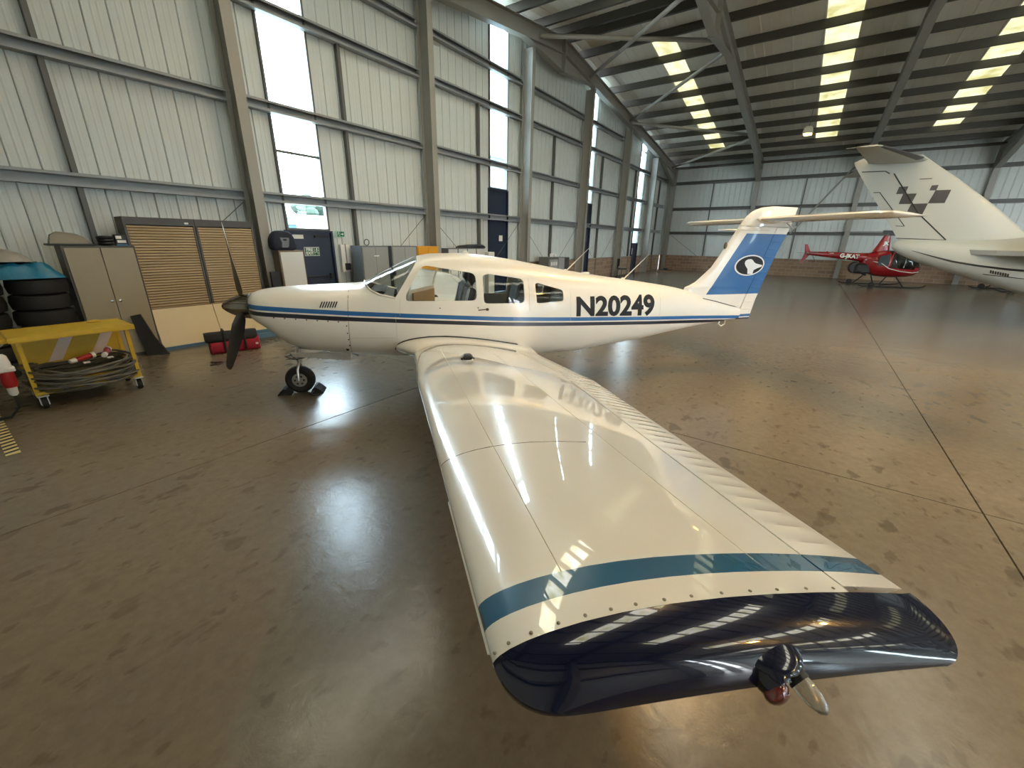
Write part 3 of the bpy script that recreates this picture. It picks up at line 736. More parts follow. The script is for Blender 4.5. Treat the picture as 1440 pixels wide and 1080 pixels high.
    # moulded tip, drooping to a rounded outer edge
    x0, z0, c, d, t = wing_sec(5.07)
    secs = []; NS = 16
    us = [.0,.004,.012,.03,.06,.1,.16,.24,.34,.46,.58,.7,.82,.92,.97,1.0]
    for k in range(NS+1):
        q = math.sin(math.pi/2*k/NS); e = math.cos(math.pi/2*k/NS)
        row = []
        le = x0 + .13*(1-e**.9); te = x0 + c - .015*q - .10*(1-e**.8)
        for up_ in (1, 0):
            for u in (reversed(us) if up_ else us[1:-1]):
                yc, yt = af(u, t); yt = max(yt, .0045)
                ext = .105 + .05*u                                              # the fairing widens aft
                top = c*(yc + yt); bot = c*(yc - yt)
                edge = top - (top-bot)*.6 - .018                               # height of the outer edge line
                zt_ = edge + (top-edge)*(1-q**2.5)**.55; zb_ = edge - (edge-bot)*(1-q**1.5)**.8
                row.append((le + (te-le)*u, sgn*(5.07 + ext*q), z0 - d*u + (zt_ if up_ else zb_)))
        secs.append(row)
    tip = MB().loft(secs).build('wing_tip', M_TIP, AC, 40); tip['label'] = 'glossy navy moulded wing tip'
    # position light housing: red lens and clear strobe
    bx, by, bz = 2.82, sgn*5.204, 1.153
    MB().ell((bx+.02, by-sgn*.04, bz+.028), .06, .055, .016, 18, 10).build('light_blister', M_TIP, tip, 60)
    MB().lathe([(.034,-.028),(.034,.0),(.029,.01)], (bx, by, bz), (.0, sgn*1, -.3), 20).build('light_housing', M_TIP, tip, 40)
    lensm = glassy('red_lens', (96, 6, 6), .08) if sgn < 0 else glassy('green_lens', (8, 90, 40), .08)
    MB().ell((bx-.006, by+sgn*.012, bz-.008), .026, .018, .024).build('position_lens', lensm, tip, 60)
    MB().lathe([(.02,-.012),(.021,.01)], (bx+.05, by-sgn*.0, bz+.0), (.2, sgn*1, -.3), 16).build('strobe_base', M_BLACK, tip, 40)
    MB().lathe([(.019,0),(.02,.012),(.018,.032),(.011,.05),(.002,.056)], (bx+.052, by+sgn*.009, bz-.003), (.2, sgn*1, -.3), 16).build('strobe_lens', glassy('clear_lens', (215, 210, 196), .05, True), tip, 60)
    return w
def glassy(name, rgb, rough, clear=False):
    if name in MATS: return MATS[name]
    m = mat(name, rgb, rough, coat=1.0)
    if clear: m.node_tree.nodes['Principled BSDF'].inputs['Transmission Weight'].default_value = .75
    return m
WL = wing(-1); WR = wing(1)
# black sealing strip where wing meets fuselage
for sgn in (-1, 1):
    pts = []
    for x in [1.985, 2.0, 2.03, 2.08, 2.16, 2.26, 2.4, 2.6, 2.8, 3.0, 3.2, 3.4, 3.55]:
        xx, _, z = wtop(x, .56); z += .004
        if x < 1.99: z -= .03
        pts.append(on_fus(x, z, .006, sgn))
    MB().tube(pts, .008, 7).build('root_seal', M_BLACK, AC, 40)

# ---------------- nose: spinner, propeller, louvres, seams
HZ = 1.148
sp_ = [(.003,0),(.03,.012),(.062,.05),(.092,.10),(.122,.17),(.142,.235),(.15,.29),(.152,.325)]
MB().lathe(sp_, (0, 0, HZ), (1,0,0), 32).build('spinner', mat('polished_spinner', (150, 140, 128), .1, metal=1.0), AC, 40)['label'] = 'polished metal spinner cone'
def blade(ang):
    secs = []
    for r, ch, th, tw in ((.05,.05,.05,70),(.13,.055,.05,62),(.20,.11,.026,52),(.35,.15,.018,38),(.55,.15,.014,27),(.75,.13,.011,21),(.88,.105,.008,18),(.94,.075,.006,17),(.955,.03,.004,17)):
        a = math.radians(tw); q = []
        for u, v in ((-.5,0),(-.3,.5),(0,.7),(.3,.45),(.5,0),(.3,-.3),(0,-.35),(-.3,-.3)):
            cx, tx = u*ch, v*th
            q.append((tx*math.cos(a) - cx*math.sin(a), cx*math.cos(a) + tx*math.sin(a), r))
        ca_, sa_ = math.cos(ang), math.sin(ang)
        secs.append([(.235 + x, y*ca_ + z*sa_, HZ - y*sa_ + z*ca_) for x, y, z in q])
    return MB().loft(secs)
pm = mat('black_propeller', (26, 25, 25), .4); pm2 = mat('worn_propeller_back', (92, 80, 66), .4)
for i, a in enumerate((-9, 234, 111)):
    blade(math.radians(a)).build('propeller_blade', pm if i else pm2, AC, 40)
# air inlets beside the spinner
for s in (-1, 1):
    MB().ell((.395, s*.24, 1.17), .03, .10, .055).build('air_inlet', M_BLACK, AC, 60)
def fstrip(pts, r=.0035, m=None, nm='panel_seam', sgns=(-1, 1), off=.0):
    for sgn in sgns: MB().tube([on_fus(x, z, off, sgn) for x, z in pts], r, 5).build(nm, m or M_SEAM, fus)
fstrip([(1.50 - .045*t, 1.36 - .80*t) for t in np.linspace(0, 1, 14)], .0028)
fstrip([(x, 1.095 - .085*(x-.62)) for x in np.linspace(.5, 1.46, 14)], .0022)
fstrip([(2.02, 1.075 - .30*t) for t in np.linspace(0, 1, 6)], .0016, M_SEAML)
fstrip([(x, .82 - .02*(x-1.45)) for x in np.linspace(1.46, 2.0, 6)], .0014, M_SEAML)
fstrip([(2.09 - .02*t, 1.28 - .2*t) for t in np.linspace(0, 1, 4)], .0014, M_SEAML)
fstrip([(3.70, 1.50 - .40*t) for t in np.linspace(0, 1, 6)], .0015, M_SEAML)
fstrip([(4.30, 1.36 - .45*t) for t in np.linspace(0, 1, 6)], .0014, M_SEAML)
fstrip([(5.80, 1.25 - .34*t) for t in np.linspace(0, 1, 6)], .0014, M_SEAML)
fstrip([(2.05, 1.12), (2.02, .55)], .001, M_SEAML)
sh = MB().ell((0,0,0), .008, .006, .008, 8, 5).mesh('cowl_screw', mat('dark_screw', (58, 52, 46), .4, metal=.5), True)
for i in range(7):
    x = .68 + i*.115; link('cowl_screw', sh, fus, on_fus(x, 1.083 - .085*(x-.62), .001))
for z in (.97, .88, .80, .72): link('cowl_screw', sh, fus, on_fus(1.455, z, .001))
for i in range(7):
    x = 1.185 + i*.027
    MB().obar(on_fus(x, 1.185, .003), on_fus(x+.03, 1.25, .003), .006, .012, (1,0,0)).build('cooling_louvre', M_BLACK, fus)
MB().lathe([(.018,0),(.018,.006)], on_fus(1.42, .66, 0), (0,-1,0), 14).build('fuel_drain', M_BLACK, fus)
MB().tube([on_fus(3.02, 1.125, .012), on_fus(3.13, 1.135, .016)], .006, 8).ell(on_fus(3.135, 1.133, .014), .02, .012, .018).build('vent_knob', mat('bronze_knob', (72, 62, 52), .4, metal=.6), fus, 60)
for x, z in ((2.55, 1.16), (3.02, 1.155)): link('cowl_screw', sh, fus, on_fus(x, z, .001))

# registration
def wrap_text(body, x0, x1, z0, z1, m, name, off=.0035):
    me = textmesh(body, 1.0, .038)
    bm = bmesh.new(); bm.from_mesh(me); bmesh.ops.triangulate(bm, faces=bm.faces)
    for _ in range(3):
        es = [e for e in bm.edges if e.calc_length() > .12]
        if es: bmesh.ops.subdivide_edges(bm, edges=es, cuts=1); bmesh.ops.triangulate(bm, faces=bm.faces)
    bm.to_mesh(me); bm.free()
    xs = [v.co.x for v in me.vertices]; ys = [v.co.y for v in me.vertices]; a, b, c, d = min(xs), max(xs), min(ys), max(ys)
    def f(x, y, z):
        X = x0 + (x-a)/(b-a)*(x1-x0); t = (X-x0)/(x1-x0); lo = z0[0]*(1-t)+z0[1]*t; hi = z1[0]*(1-t)+z1[1]*t; Z = lo + (y-c)/(d-c)*(hi-lo)
        return on_fus(X, Z, off)
    xf(me, f); setmat(me, m); return link(name, me, fus)
M_INK = mat('black_lettering', (16, 16, 18), .5, spec=.25)
wrap_text('N20249', 4.385, 5.69, (.985, .935), (1.255, 1.245), M_INK, 'registration_lettering')
MB().lathe([(.014,0),(.014,.004)], on_fus(4.99, .985, .0), (0,-1,0), 12).build('registration_dot', M_INK, fus)
# roof aerials
for a, b in (((4.37, 0, 1.55), (4.75, 0, 1.91)), ((5.28, 0, 1.43), (5.66, 0, 1.785))):
    t = MB().tube([a, b], [.009, .003], 7); t.lathe([(.05,-.02),(.035,.012),(.012,.035)], a, (0,0,1), 14); t.build('aerial', M_CREAM, AC, 40)
MB().ell((4.68, 0, smooth_interp(4.68,1)+.004), .07, .035, .02).build('aerial_puck', M_CREAM, AC, 60)
MB().ell((2.95, 0, smooth_interp(2.95,1)+.006), .045, .02, .022).build('aerial_puck', M_CREAM, AC, 60)
MB().tube([(7.13, 0, .80), (7.10, 0, .72), (7.16, 0, .68), (7.22, 0, .71), (7.22, 0, .79)], .011, 7).build('tail_tie_down_ring', M_CREAM, AC, 40)

# ---------------- fin, rudder, stabilator
def finsec(z, xl, xt, th, n=11):
    q = []
    for up in (1, -1):
        for k in (range(n+1) if up > 0 else range(n-1, 0, -1)):
            u = (1-math.cos(math.pi*k/n))/2; _, yt = af(u, 1.0); q.append((xl + (xt-xl)*u, up*max(yt*th, .0025), z))
    return q
LEZ = [(.90,6.35),(1.20,6.32),(1.315,6.36),(1.345,6.44),(1.39,6.53),(1.46,6.61),(1.61,6.775),(1.80,6.895),(2.30,7.20),(2.40,7.29),(2.456,7.39),(2.49,7.50),(2.512,7.68)]
TEZ = [(.79,7.672),(1.115,7.73),(1.68,7.90),(2.24,8.112),(2.51,8.17)]
def lex(z): return float(np.interp(z, [a for a, _ in LEZ], [b for _, b in LEZ]))
def tex(z): return float(np.interp(z, [a for a, _ in TEZ], [b for _, b in TEZ]))
def hgx(z): return 7.43 + .311*(z-.91)
def half(z, xl, xt, u0, u1, th, n=9):
    q = []; us = [u0 + (u1-u0)*(1-math.cos(math.pi*k/n))/2 for k in range(n+1)]
    for up in (1, -1):
        for u in (us if up > 0 else us[::-1]):
            _, yt = af(u, 1.0); q.append((xl + (xt-xl)*u, up*max(yt*th, .0028), z))
    return q
secs = []
for z in [.90,1.05,1.15,1.20,1.26,1.29,1.315,1.33,1.345,1.37,1.39,1.43,1.46,1.53,1.61,1.7,1.8,1.95,2.1,2.215]:
    xl, xt = lex(z), tex(z); xm = hgx(z) - .006; u1 = (xm-xl)/(xt-xl); secs.append(half(z, xl, xt, 0, u1, .12*(1-.25*(z-1)/1.5) if z > 1.3 else .10))
fin = MB().loft(secs).build('fin', M_FIN, AC, 30)
secs = [half(z, lex(z), tex(z), 0, 1, .085*(1 - max(0, (z-2.44)/.075)**2*.9)) for z in (2.222, 2.30, 2.36, 2.41, 2.44, 2.47, 2.49, 2.505, 2.512)]
MB().loft(secs).build('fin_cap', M_CREAM, AC, 30)
secs = []; n = 110
for k in range(n+1):
    z = .79 + (2.212-.79)*k/n; xl, xt = lex(z) if z > .9 else 6.4, tex(z); xm = hgx(z) + .004; u0 = (xm-xl)/(xt-xl)
    q = half(z, xl, xt, u0, 1, .115*(1-.25*(z-1)/1.5)); bmp = .007 if (k % 9 == 4 and z > .95) else 0
    secs.append([(x, y + (bmp if y > .004 else -bmp if y < -.004 else 0)*(1 if (x-xm) > .04 and (xt-x) > .05 else 0), zz) for x, y, zz in q])
MB().loft(secs).build('rudder', M_FIN, AC, 14)
MB().tube([on_fus(6.66, 1.148, .004), on_fus(6.9, 1.10, .006), on_fus(7.2, 1.028, .004), on_fus(7.40, .985, .004)], .0065, 6).build('fin_root_gap', M_SEAM, fus)
def fiy(x, z):
    xl, xt = lex(z), tex(z); u = (x-xl)/(xt-xl); _, yt = af(u, 1.0); return yt*.12*(1-.25*(z-1)/1.5)
# roundel: white ring, black disc, white bird's head
OC = (7.445, 1.645); OA, OB = .295, .158
def fdisc(poly, off, m, name):
    bm = bmesh.new(); vs = [bm.verts.new((x, 0, z)) for x, z in poly]; bm.faces.new(vs); bmesh.ops.triangulate(bm, faces=bm.faces)
    for _ in range(2):
        es = [e for e in bm.edges if e.calc_length() > .05]
        if es: bmesh.ops.subdivide_edges(bm, edges=es, cuts=1); bmesh.ops.triangulate(bm, faces=bm.faces)
    for v in bm.verts: v.co.y = -fiy(v.co.x, v.co.z) - off
    me = bpy.data.meshes.new(name); bm.to_mesh(me); bm.free(); setmat(me, m); return link(name, me, fin)
def oval(a, b, n=40): return [(OC[0] + a*math.cos(2*math.pi*k/n) + .12*b*math.sin(2*math.pi*k/n), OC[1] + b*math.sin(2*math.pi*k/n)) for k in range(n)]
M_DEC = mat('white_decal', (232, 232, 230), .3, coat=.8)
fdisc(oval(OA, OB), .006, M_DEC, 'roundel_ring'); fdisc(oval(OA-.028, OB-.018), .0085, M_INK, 'roundel_field')
bird = [(-.02,-.135),(-.035,-.06),(-.09,-.01),(-.12,.03),(-.115,.07),(-.07,.095),(.0,.10),(.04,.08),(.075,.05),(.12,.03),(.265,.005),(.26,-.02),(.17,-.045),(.10,-.075),(.09,-.14)]
fdisc([(OC[0]+x*.95, OC[1]+z*.95) for x, z in bird], .011, M_DEC, 'roundel_bird')
# stabilator
SZ = 2.325
secs = []
for y in [-1.835,-1.83,-1.81,-1.77,-1.70,-1.2,-.6,-.05,.05,.6,1.2,1.70,1.77,1.81,1.83,1.835]:
    a = abs(y); e = 1.0 if a <= 1.70 else math.sqrt(max(1-((a-1.70)/.136)**2, .01)); xl = 7.46 + .10*(1-e) + .03*a/1.8; xt = 8.18 - .10*(1-e)
    q = []
    for up in (1, -1):
        for k in (range(11) if up > 0 else range(9, 0, -1)):
            u = (1-math.cos(math.pi*k/10))/2; _, yt = af(u, 1.0); q.append((xl + (xt-xl)*u, y, SZ - .02*u + up*max(yt*.085*e, .002)))
    secs.append(q)
MB().loft(secs).build('stabilator', M_CREAM, AC, 40)
MB().ell((7.62, 0, 2.32), .26, .075, .075).build('stabilator_fairing', M_CREAM, AC, 60)
MB().tube([(7.95, -.06, 2.29), (8.10, -.06, 2.20), (8.16, -.05, 2.23)], .012, 7).build('stabilator_link', M_ALU, AC)
for s in (-1, 1):
    MB().tube([(7.22, s*.04, 2.168), (7.05, s*.16, 2.168), (6.95, s*.2, 2.165), (7.45, s*.28, 2.158)], [.009, .008, .008, .004], 7).build('nav_aerial', M_CREAM, AC, 40)
MB().ell((6.97, 0, 1.925), .03, .02, .06).build('fin_beacon', mat('beacon_base', (96, 82, 62), .4), AC, 60)

# ---------------- landing gear
def wheel(name, x, y, r, w):
    t = MB(); t.lathe([(r*.55,-w*.42),(r*.8,-w*.5),(r*.95,-w*.36),(r,-w*.15),(r,w*.15),(r*.95,w*.36),(r*.8,w*.5),(r*.55,w*.42)], (x, y, r), (0,1,0), 28)
    o = t.build(name, M_RUBBER, AC, 40)
    MB().lathe([(.03,-w*.5),(r*.5,-w*.44),(r*.55,-w*.3),(r*.55,w*.3),(r*.5,w*.44),(.03,w*.5)], (x, y, r), (0,1,0), 20).build('hub', M_ALU, o, 30)
    for k in range(6):
        a = k*math.pi/3
        for s in (-1, 1): MB().lathe([(.014,0),(.014,.004)], (x+.052*math.cos(a), y+s*w*.455, r+.052*math.sin(a)), (0,s,0), 8).build('hub_hole', M_BLACK, o)
    return o
wheel('nose_wheel', .73, 0, .182, .125)
MB().tube([(.73, -.085, .18), (.735, -.085, .33), (.75, -.03, .40), (.75, .03, .40), (.735, .085, .33), (.73, .085, .18)], .017, 8).build('nose_fork', M_ALU, AC, 40)
MB().tube([(.75, 0, .40), (.775, 0, .66)], .026, 10).build('nose_strut', M_CHROME, AC, 40)
MB().tube([(.60, -.03, .505), (.69, -.03, .46), (.80, -.03, .47), (.87, -.03, .50), (.87, -.03, .46)], .009, 6).tube([(.60, -.03, .505), (.74, -.03, .52), (.87, -.03, .50)], .009, 6).tube([(.66, .0, .53), (.75, 0, .42)], .012, 6).build('torque_link', M_STEEL_D, AC)
for s in (-1, 1):
    MB().prism([(.72,.585),(1.42,.56),(1.42,.455),(.735,.54)], 1, s*.19-.006, s*.19+.006).build('nose_gear_door', mat('gear_door_grey', (176, 172, 166), .35), AC)
for s in (-1, 1):
    wheel('main_wheel', 2.86, s*1.62, .205, .15)
    MB().tube([(2.84, s*1.50, .205), (2.82, s*1.50, .50)], .03, 10).tube([(2.82, s*1.50, .48), (2.80, s*1.50, .82)], .042, 10).tube([(2.86, s*1.62, .205), (2.84, s*1.50, .205)], .022, 8).build('main_strut', M_ALU, AC, 40)
MB().tube([(1.42, -.12, .56), (1.5, -.12, .505)], .025, 10).build('exhaust_pipe', M_STEEL_D, AC, 40)
# wheel chocks
def chock(dx, rot, lab):
    c, s = math.cos(-TH), math.sin(-TH); x, y = dx, 0.0
    t = thing('wheel_chock', lab, 'chock', (2.0076 + c*x - s*y, 5.6750 + s*x + c*y, 0), -TH + rot, 'black chocks at the nose wheel')
    MB().prism([(-.085,0),(.085,0),(.05,.045),(.0,.085),(-.03,.085)], 1, -.11, .11).build('wedge', M_RUBBER, t)
    MB().tube([(-.02, -.14, .06), (-.06, -.19, .02), (-.02, -.22, .012), (.05, -.17, .012)], .008, 6).build('rope', M_BLACK, t)
chock(.73-.195, math.pi, 'black wheel chock in front of the nose wheel'); chock(.73+.195, 0.0, 'black wheel chock behind the nose wheel')
# ================================================================ the white jet (nose towards the hangar doorway)
JX = 16.6
JT = thing('business_jet', 'white swept-tail business jet with dark diamond marks on its fin', 'jet', (JX, 0, 0))
M_JET = mat('jet_white_paint', (164, 168, 161), .42, coat=.12)
M_BOOT = mat('deice_boot', (52, 52, 54), .5)
M_JLINE = mat('jet_dark_line', (28, 32, 34), .4)
JS = [(-1.82,2.0,.05,.07),(-1.88,1.99,.10,.12),(-2.0,1.97,.16,.19),(-2.4,1.88,.27,.30),(-3.0,1.78,.40,.40),(-3.8,1.66,.55,.54),(-4.6,1.57,.68,.71),(-5.6,1.52,.78,.80),(-7,1.5,.81,.82),(-10.5,1.5,.81,.82),(-11.8,1.45,.72,.70),(-12.8,1.38,.5,.47),(-13.6,1.3,.25,.24),(-14.0,1.28,.05,.05)]
def jring(y, zc, rx, rz, n=32): return [(rx*math.cos(2*math.pi*k/n), y, zc + rz*math.sin(2*math.pi*k/n)) for k in range(n)]
jy = np.array(JS)
def jsec(y): return [float(np.interp(-y, -jy[:,0], jy[:,k])) for k in (1, 2, 3)]
MB().loft([jring(*q) for q in JS]).build('fuselage', M_JET, JT, 40)
JF = [(1.75,-5.4,-2.05),(2.0,-4.85,-1.98),(2.18,-4.58,-1.89),(2.4,-4.27,-1.73),(3.0,-3.6,-1.30),(3.68,-2.76,-.80),(4.15,-2.12,-.47),(4.26,-1.98,-.42),(4.34,-1.86,-.6)]
def jfsec(z, le, te, th):
    q = []
    for up in (1, -1):
        for k in (range(11) if up > 0 else range(9, 0, -1)):
            u = (1-math.cos(math.pi*k/10))/2; _, yt = af(u, 1.0); q.append((up*max(yt*th, .003), le + (te-le)*u, z))
    return q
JTH = lambda z: .34 - .07*(z-1.75)
jfin = MB().loft([jfsec(z, a, b, JTH(z)*(.3 if z > 4.3 else 1)) for z, a, b in JF]).build('fin', M_JET, JT, 30)
jfa = np.array(JF)
def jfx(y, z):
    le, te = float(np.interp(z, jfa[:,0], jfa[:,1])), float(np.interp(z, jfa[:,0], jfa[:,2])); u = min(max((y-le)/(te-le), 0), 1); return -af(u, 1.0)[1]*JTH(z)
def jline(pts, r, m, nm, parent):
    q = []
    for (y0, z0), (y1, z1) in zip(pts, pts[1:]):
        for t in (0, .25, .5, .75): q.append((jfx(y0+(y1-y0)*t, z0+(z1-z0)*t)-.002, y0+(y1-y0)*t, z0+(z1-z0)*t))
    q.append((jfx(*pts[-1])-.002, *pts[-1])); MB().tube(q, r, 5).build(nm, m, parent)
jline([(-.66, 3.99), (-1.18, 3.97), (-1.29, 3.90)], .012, M_JLINE, 'rudder_gap', jfin)
jline([(-1.38, 3.90), (-2.14, 2.86), (-2.88, 2.16)], .014, M_JLINE, 'rudder_gap', jfin)
jline([(-1.85, 2.2), (-2.88, 2.16)], .01, M_JLINE, 'rudder_gap', jfin)
jline([(-1.05, 3.43), (-1.19, 3.43), (-1.95, 2.52), (-1.76, 2.53)], .009, M_JLINE, 'trim_tab_gap', jfin)
jline([(-1.95, 3.72), (-2.2, 3.72)], .008, M_JLINE, 'panel_gap', jfin)
DIA = [[(-1.575, 3.551), (-1.767, 3.552), (-1.745, 3.364), (-1.554, 3.367)], [(-1.703, 3.366), (-1.985, 3.361), (-1.932, 3.1), (-1.677, 3.104)], [(-1.937, 3.103), (-2.276, 3.101), (-2.224, 2.754), (-1.878, 2.755)], [(-2.341, 3.424), (-2.645, 3.422), (-2.601, 3.096), (-2.272, 3.102)], [(-2.235, 3.55), (-2.368, 3.553), (-2.355, 3.42), (-2.217, 3.426)]]
M_DIA = mat('charcoal_diamond', (62, 62, 62), .35, coat=.5)
for d in DIA:
    bm = bmesh.new(); bm.faces.new([bm.verts.new((0, y, z)) for y, z in d]); bmesh.ops.subdivide_edges(bm, edges=bm.edges, cuts=4, use_grid_fill=True)
    for v in bm.verts: v.co.x = jfx(v.co.y, v.co.z) - .006
    me = bpy.data.meshes.new('fin_diamond'); bm.to_mesh(me); bm.free(); setmat(me, M_DIA); link('fin_diamond', me, jfin)
# tailplane with de-icing boots
for s in (-1, 1):
    secs = []
    for a, le, te in ((.0,-2.02,-.75),(.4,-1.88,-.70),(2.75,-.80,-.30),(2.82,-.70,-.33)):
        q = []
        for up in (1, -1):
            for k in (range(11) if up > 0 else range(9, 0, -1)):
                u = (1-math.cos(math.pi*k/10))/2; _, yt = af(u, 1.0); q.append((s*a, le + (te-le)*u, 4.2 + up*max(yt*.10*(te-le), .003)))
        secs.append(q)
    o = MB().loft(secs).build('tailplane', M_JET, JT, 30)
    secs = []
    for a, le, te in ((.45,-1.86,-.70),(2.7,-.825,-.305)):
        q = []
        for up in (1, -1):
            for k in range(7):
                u = .12*(k/6)**1.6 if up > 0 else .12*((6-k)/6)**1.6
                if up < 0 and k == 6: continue
                _, yt = af(u, 1.0); q.append((s*a, le - .004 + (te-le)*u, 4.2 + up*(yt*.10*(te-le) + .004)))
        secs.append(q)
    MB().loft(secs).build('deice_boot', M_BOOT, o, 40)
    MB().tube([(s*2.75, -.32, 4.2), (s*2.78, -.12, 4.19)], .006, 5).tube([(s*2.3, -.4, 4.2), (s*2.32, -.2, 4.19)], .006, 5).build('static_wick', M_JET, o)
def jside(y, z, off=.004, s=-1):
    zc, rx, rz = jsec(y); q = min(abs(z-zc)/rz, .999); return (s*(rx*math.sqrt(1-q*q)+off), y, z)
MB().tube([jside(y, z) for y, z in ((-2.25,1.87),(-2.7,1.73),(-3.1,1.62),(-3.6,1.53),(-4.1,1.47),(-4.7,1.43),(-5.5,1.42),(-7,1.40),(-9,1.4))], [.006,.016,.022,.025,.028,.03,.03,.03,.03], 6).build('cheat_line', M_JLINE, JT)
MB().tube([jside(y, z) for y, z in ((-3.75,1.32),(-4.4,1.26),(-5.5,1.2),(-7,1.18))], .009, 6).build('cheat_line', M_JLINE, JT)
for k in range(8):
    y = -3.84 - k*.045; MB().obar(jside(y, 1.43-.01*k, .004), jside(y-.02, 1.36-.01*k, .004), .02, .02).build('vent_slot', M_JLINE, JT)
for s in (-1, 1):
    MB().prism([(s*.35,-3.25),(s*.8,-3.75),(s*1.1,-4.3),(s*1.1,-6.4),(s*.5,-6.6)], 2, 1.80, 1.92).build('engine_pylon', mat('pylon_grey', (140, 142, 140), .35), JT)
    n = MB().lathe([(.26,0),(.33,-.25),(.42,-.8),(.45,-1.5),(.43,-2.0),(.36,-2.25),(.30,-2.2)], (s*1.45, -4.5, 1.95), (0,1,0), 24).build('engine_nacelle', M_JET, JT, 40)
    MB().lathe([(.2,.05),(.24,-.1)], (s*1.45, -4.5, 1.95), (0,1,0), 20).build('exhaust', M_STEEL_D, n, 40)
    secs = []
    for a, le, te, z in ((.3,-9.3,-6.9,1.0),(2.0,-8.9,-7.1,1.08),(7.1,-8.2,-7.3,1.4)):
        q = []
        for up in (1, -1):
            for k in (range(9) if up > 0 else range(7, 0, -1)):
                u = (1-math.cos(math.pi*k/8))/2; _, yt = af(u, 1.0); q.append((s*a, le + (te-le)*u, z + up*max(yt*.12*(te-le), .003)))
        secs.append(q)
    MB().loft(secs).build('wing', M_JET, JT, 30)
    MB().lathe([(.1,-.09),(.24,-.08),(.27,0),(.24,.08),(.1,.09)], (s*2.0, -7.6, .27), (1,0,0), 20).build('main_wheel', M_RUBBER, JT, 40)
    MB().tube([(s*2.0, -7.6, .27), (s*1.9, -7.6, 1.02)], .05, 8).build('main_strut', M_ALU, JT, 40)
    for k in range(4): MB().ell((s*.8, -7.4-k*.85, 1.72), .02, .14, .19).build('cabin_window', M_JLINE, JT, 60)
MB().lathe([(.08,-.06),(.2,-.06),(.22,0),(.2,.06),(.08,.06)], (0, -12.6, .22), (1,0,0), 18).tube([(0, -12.6, .22), (0, -12.5, 1.0)], .04, 8).build('nose_gear', M_RUBBER, JT, 40)

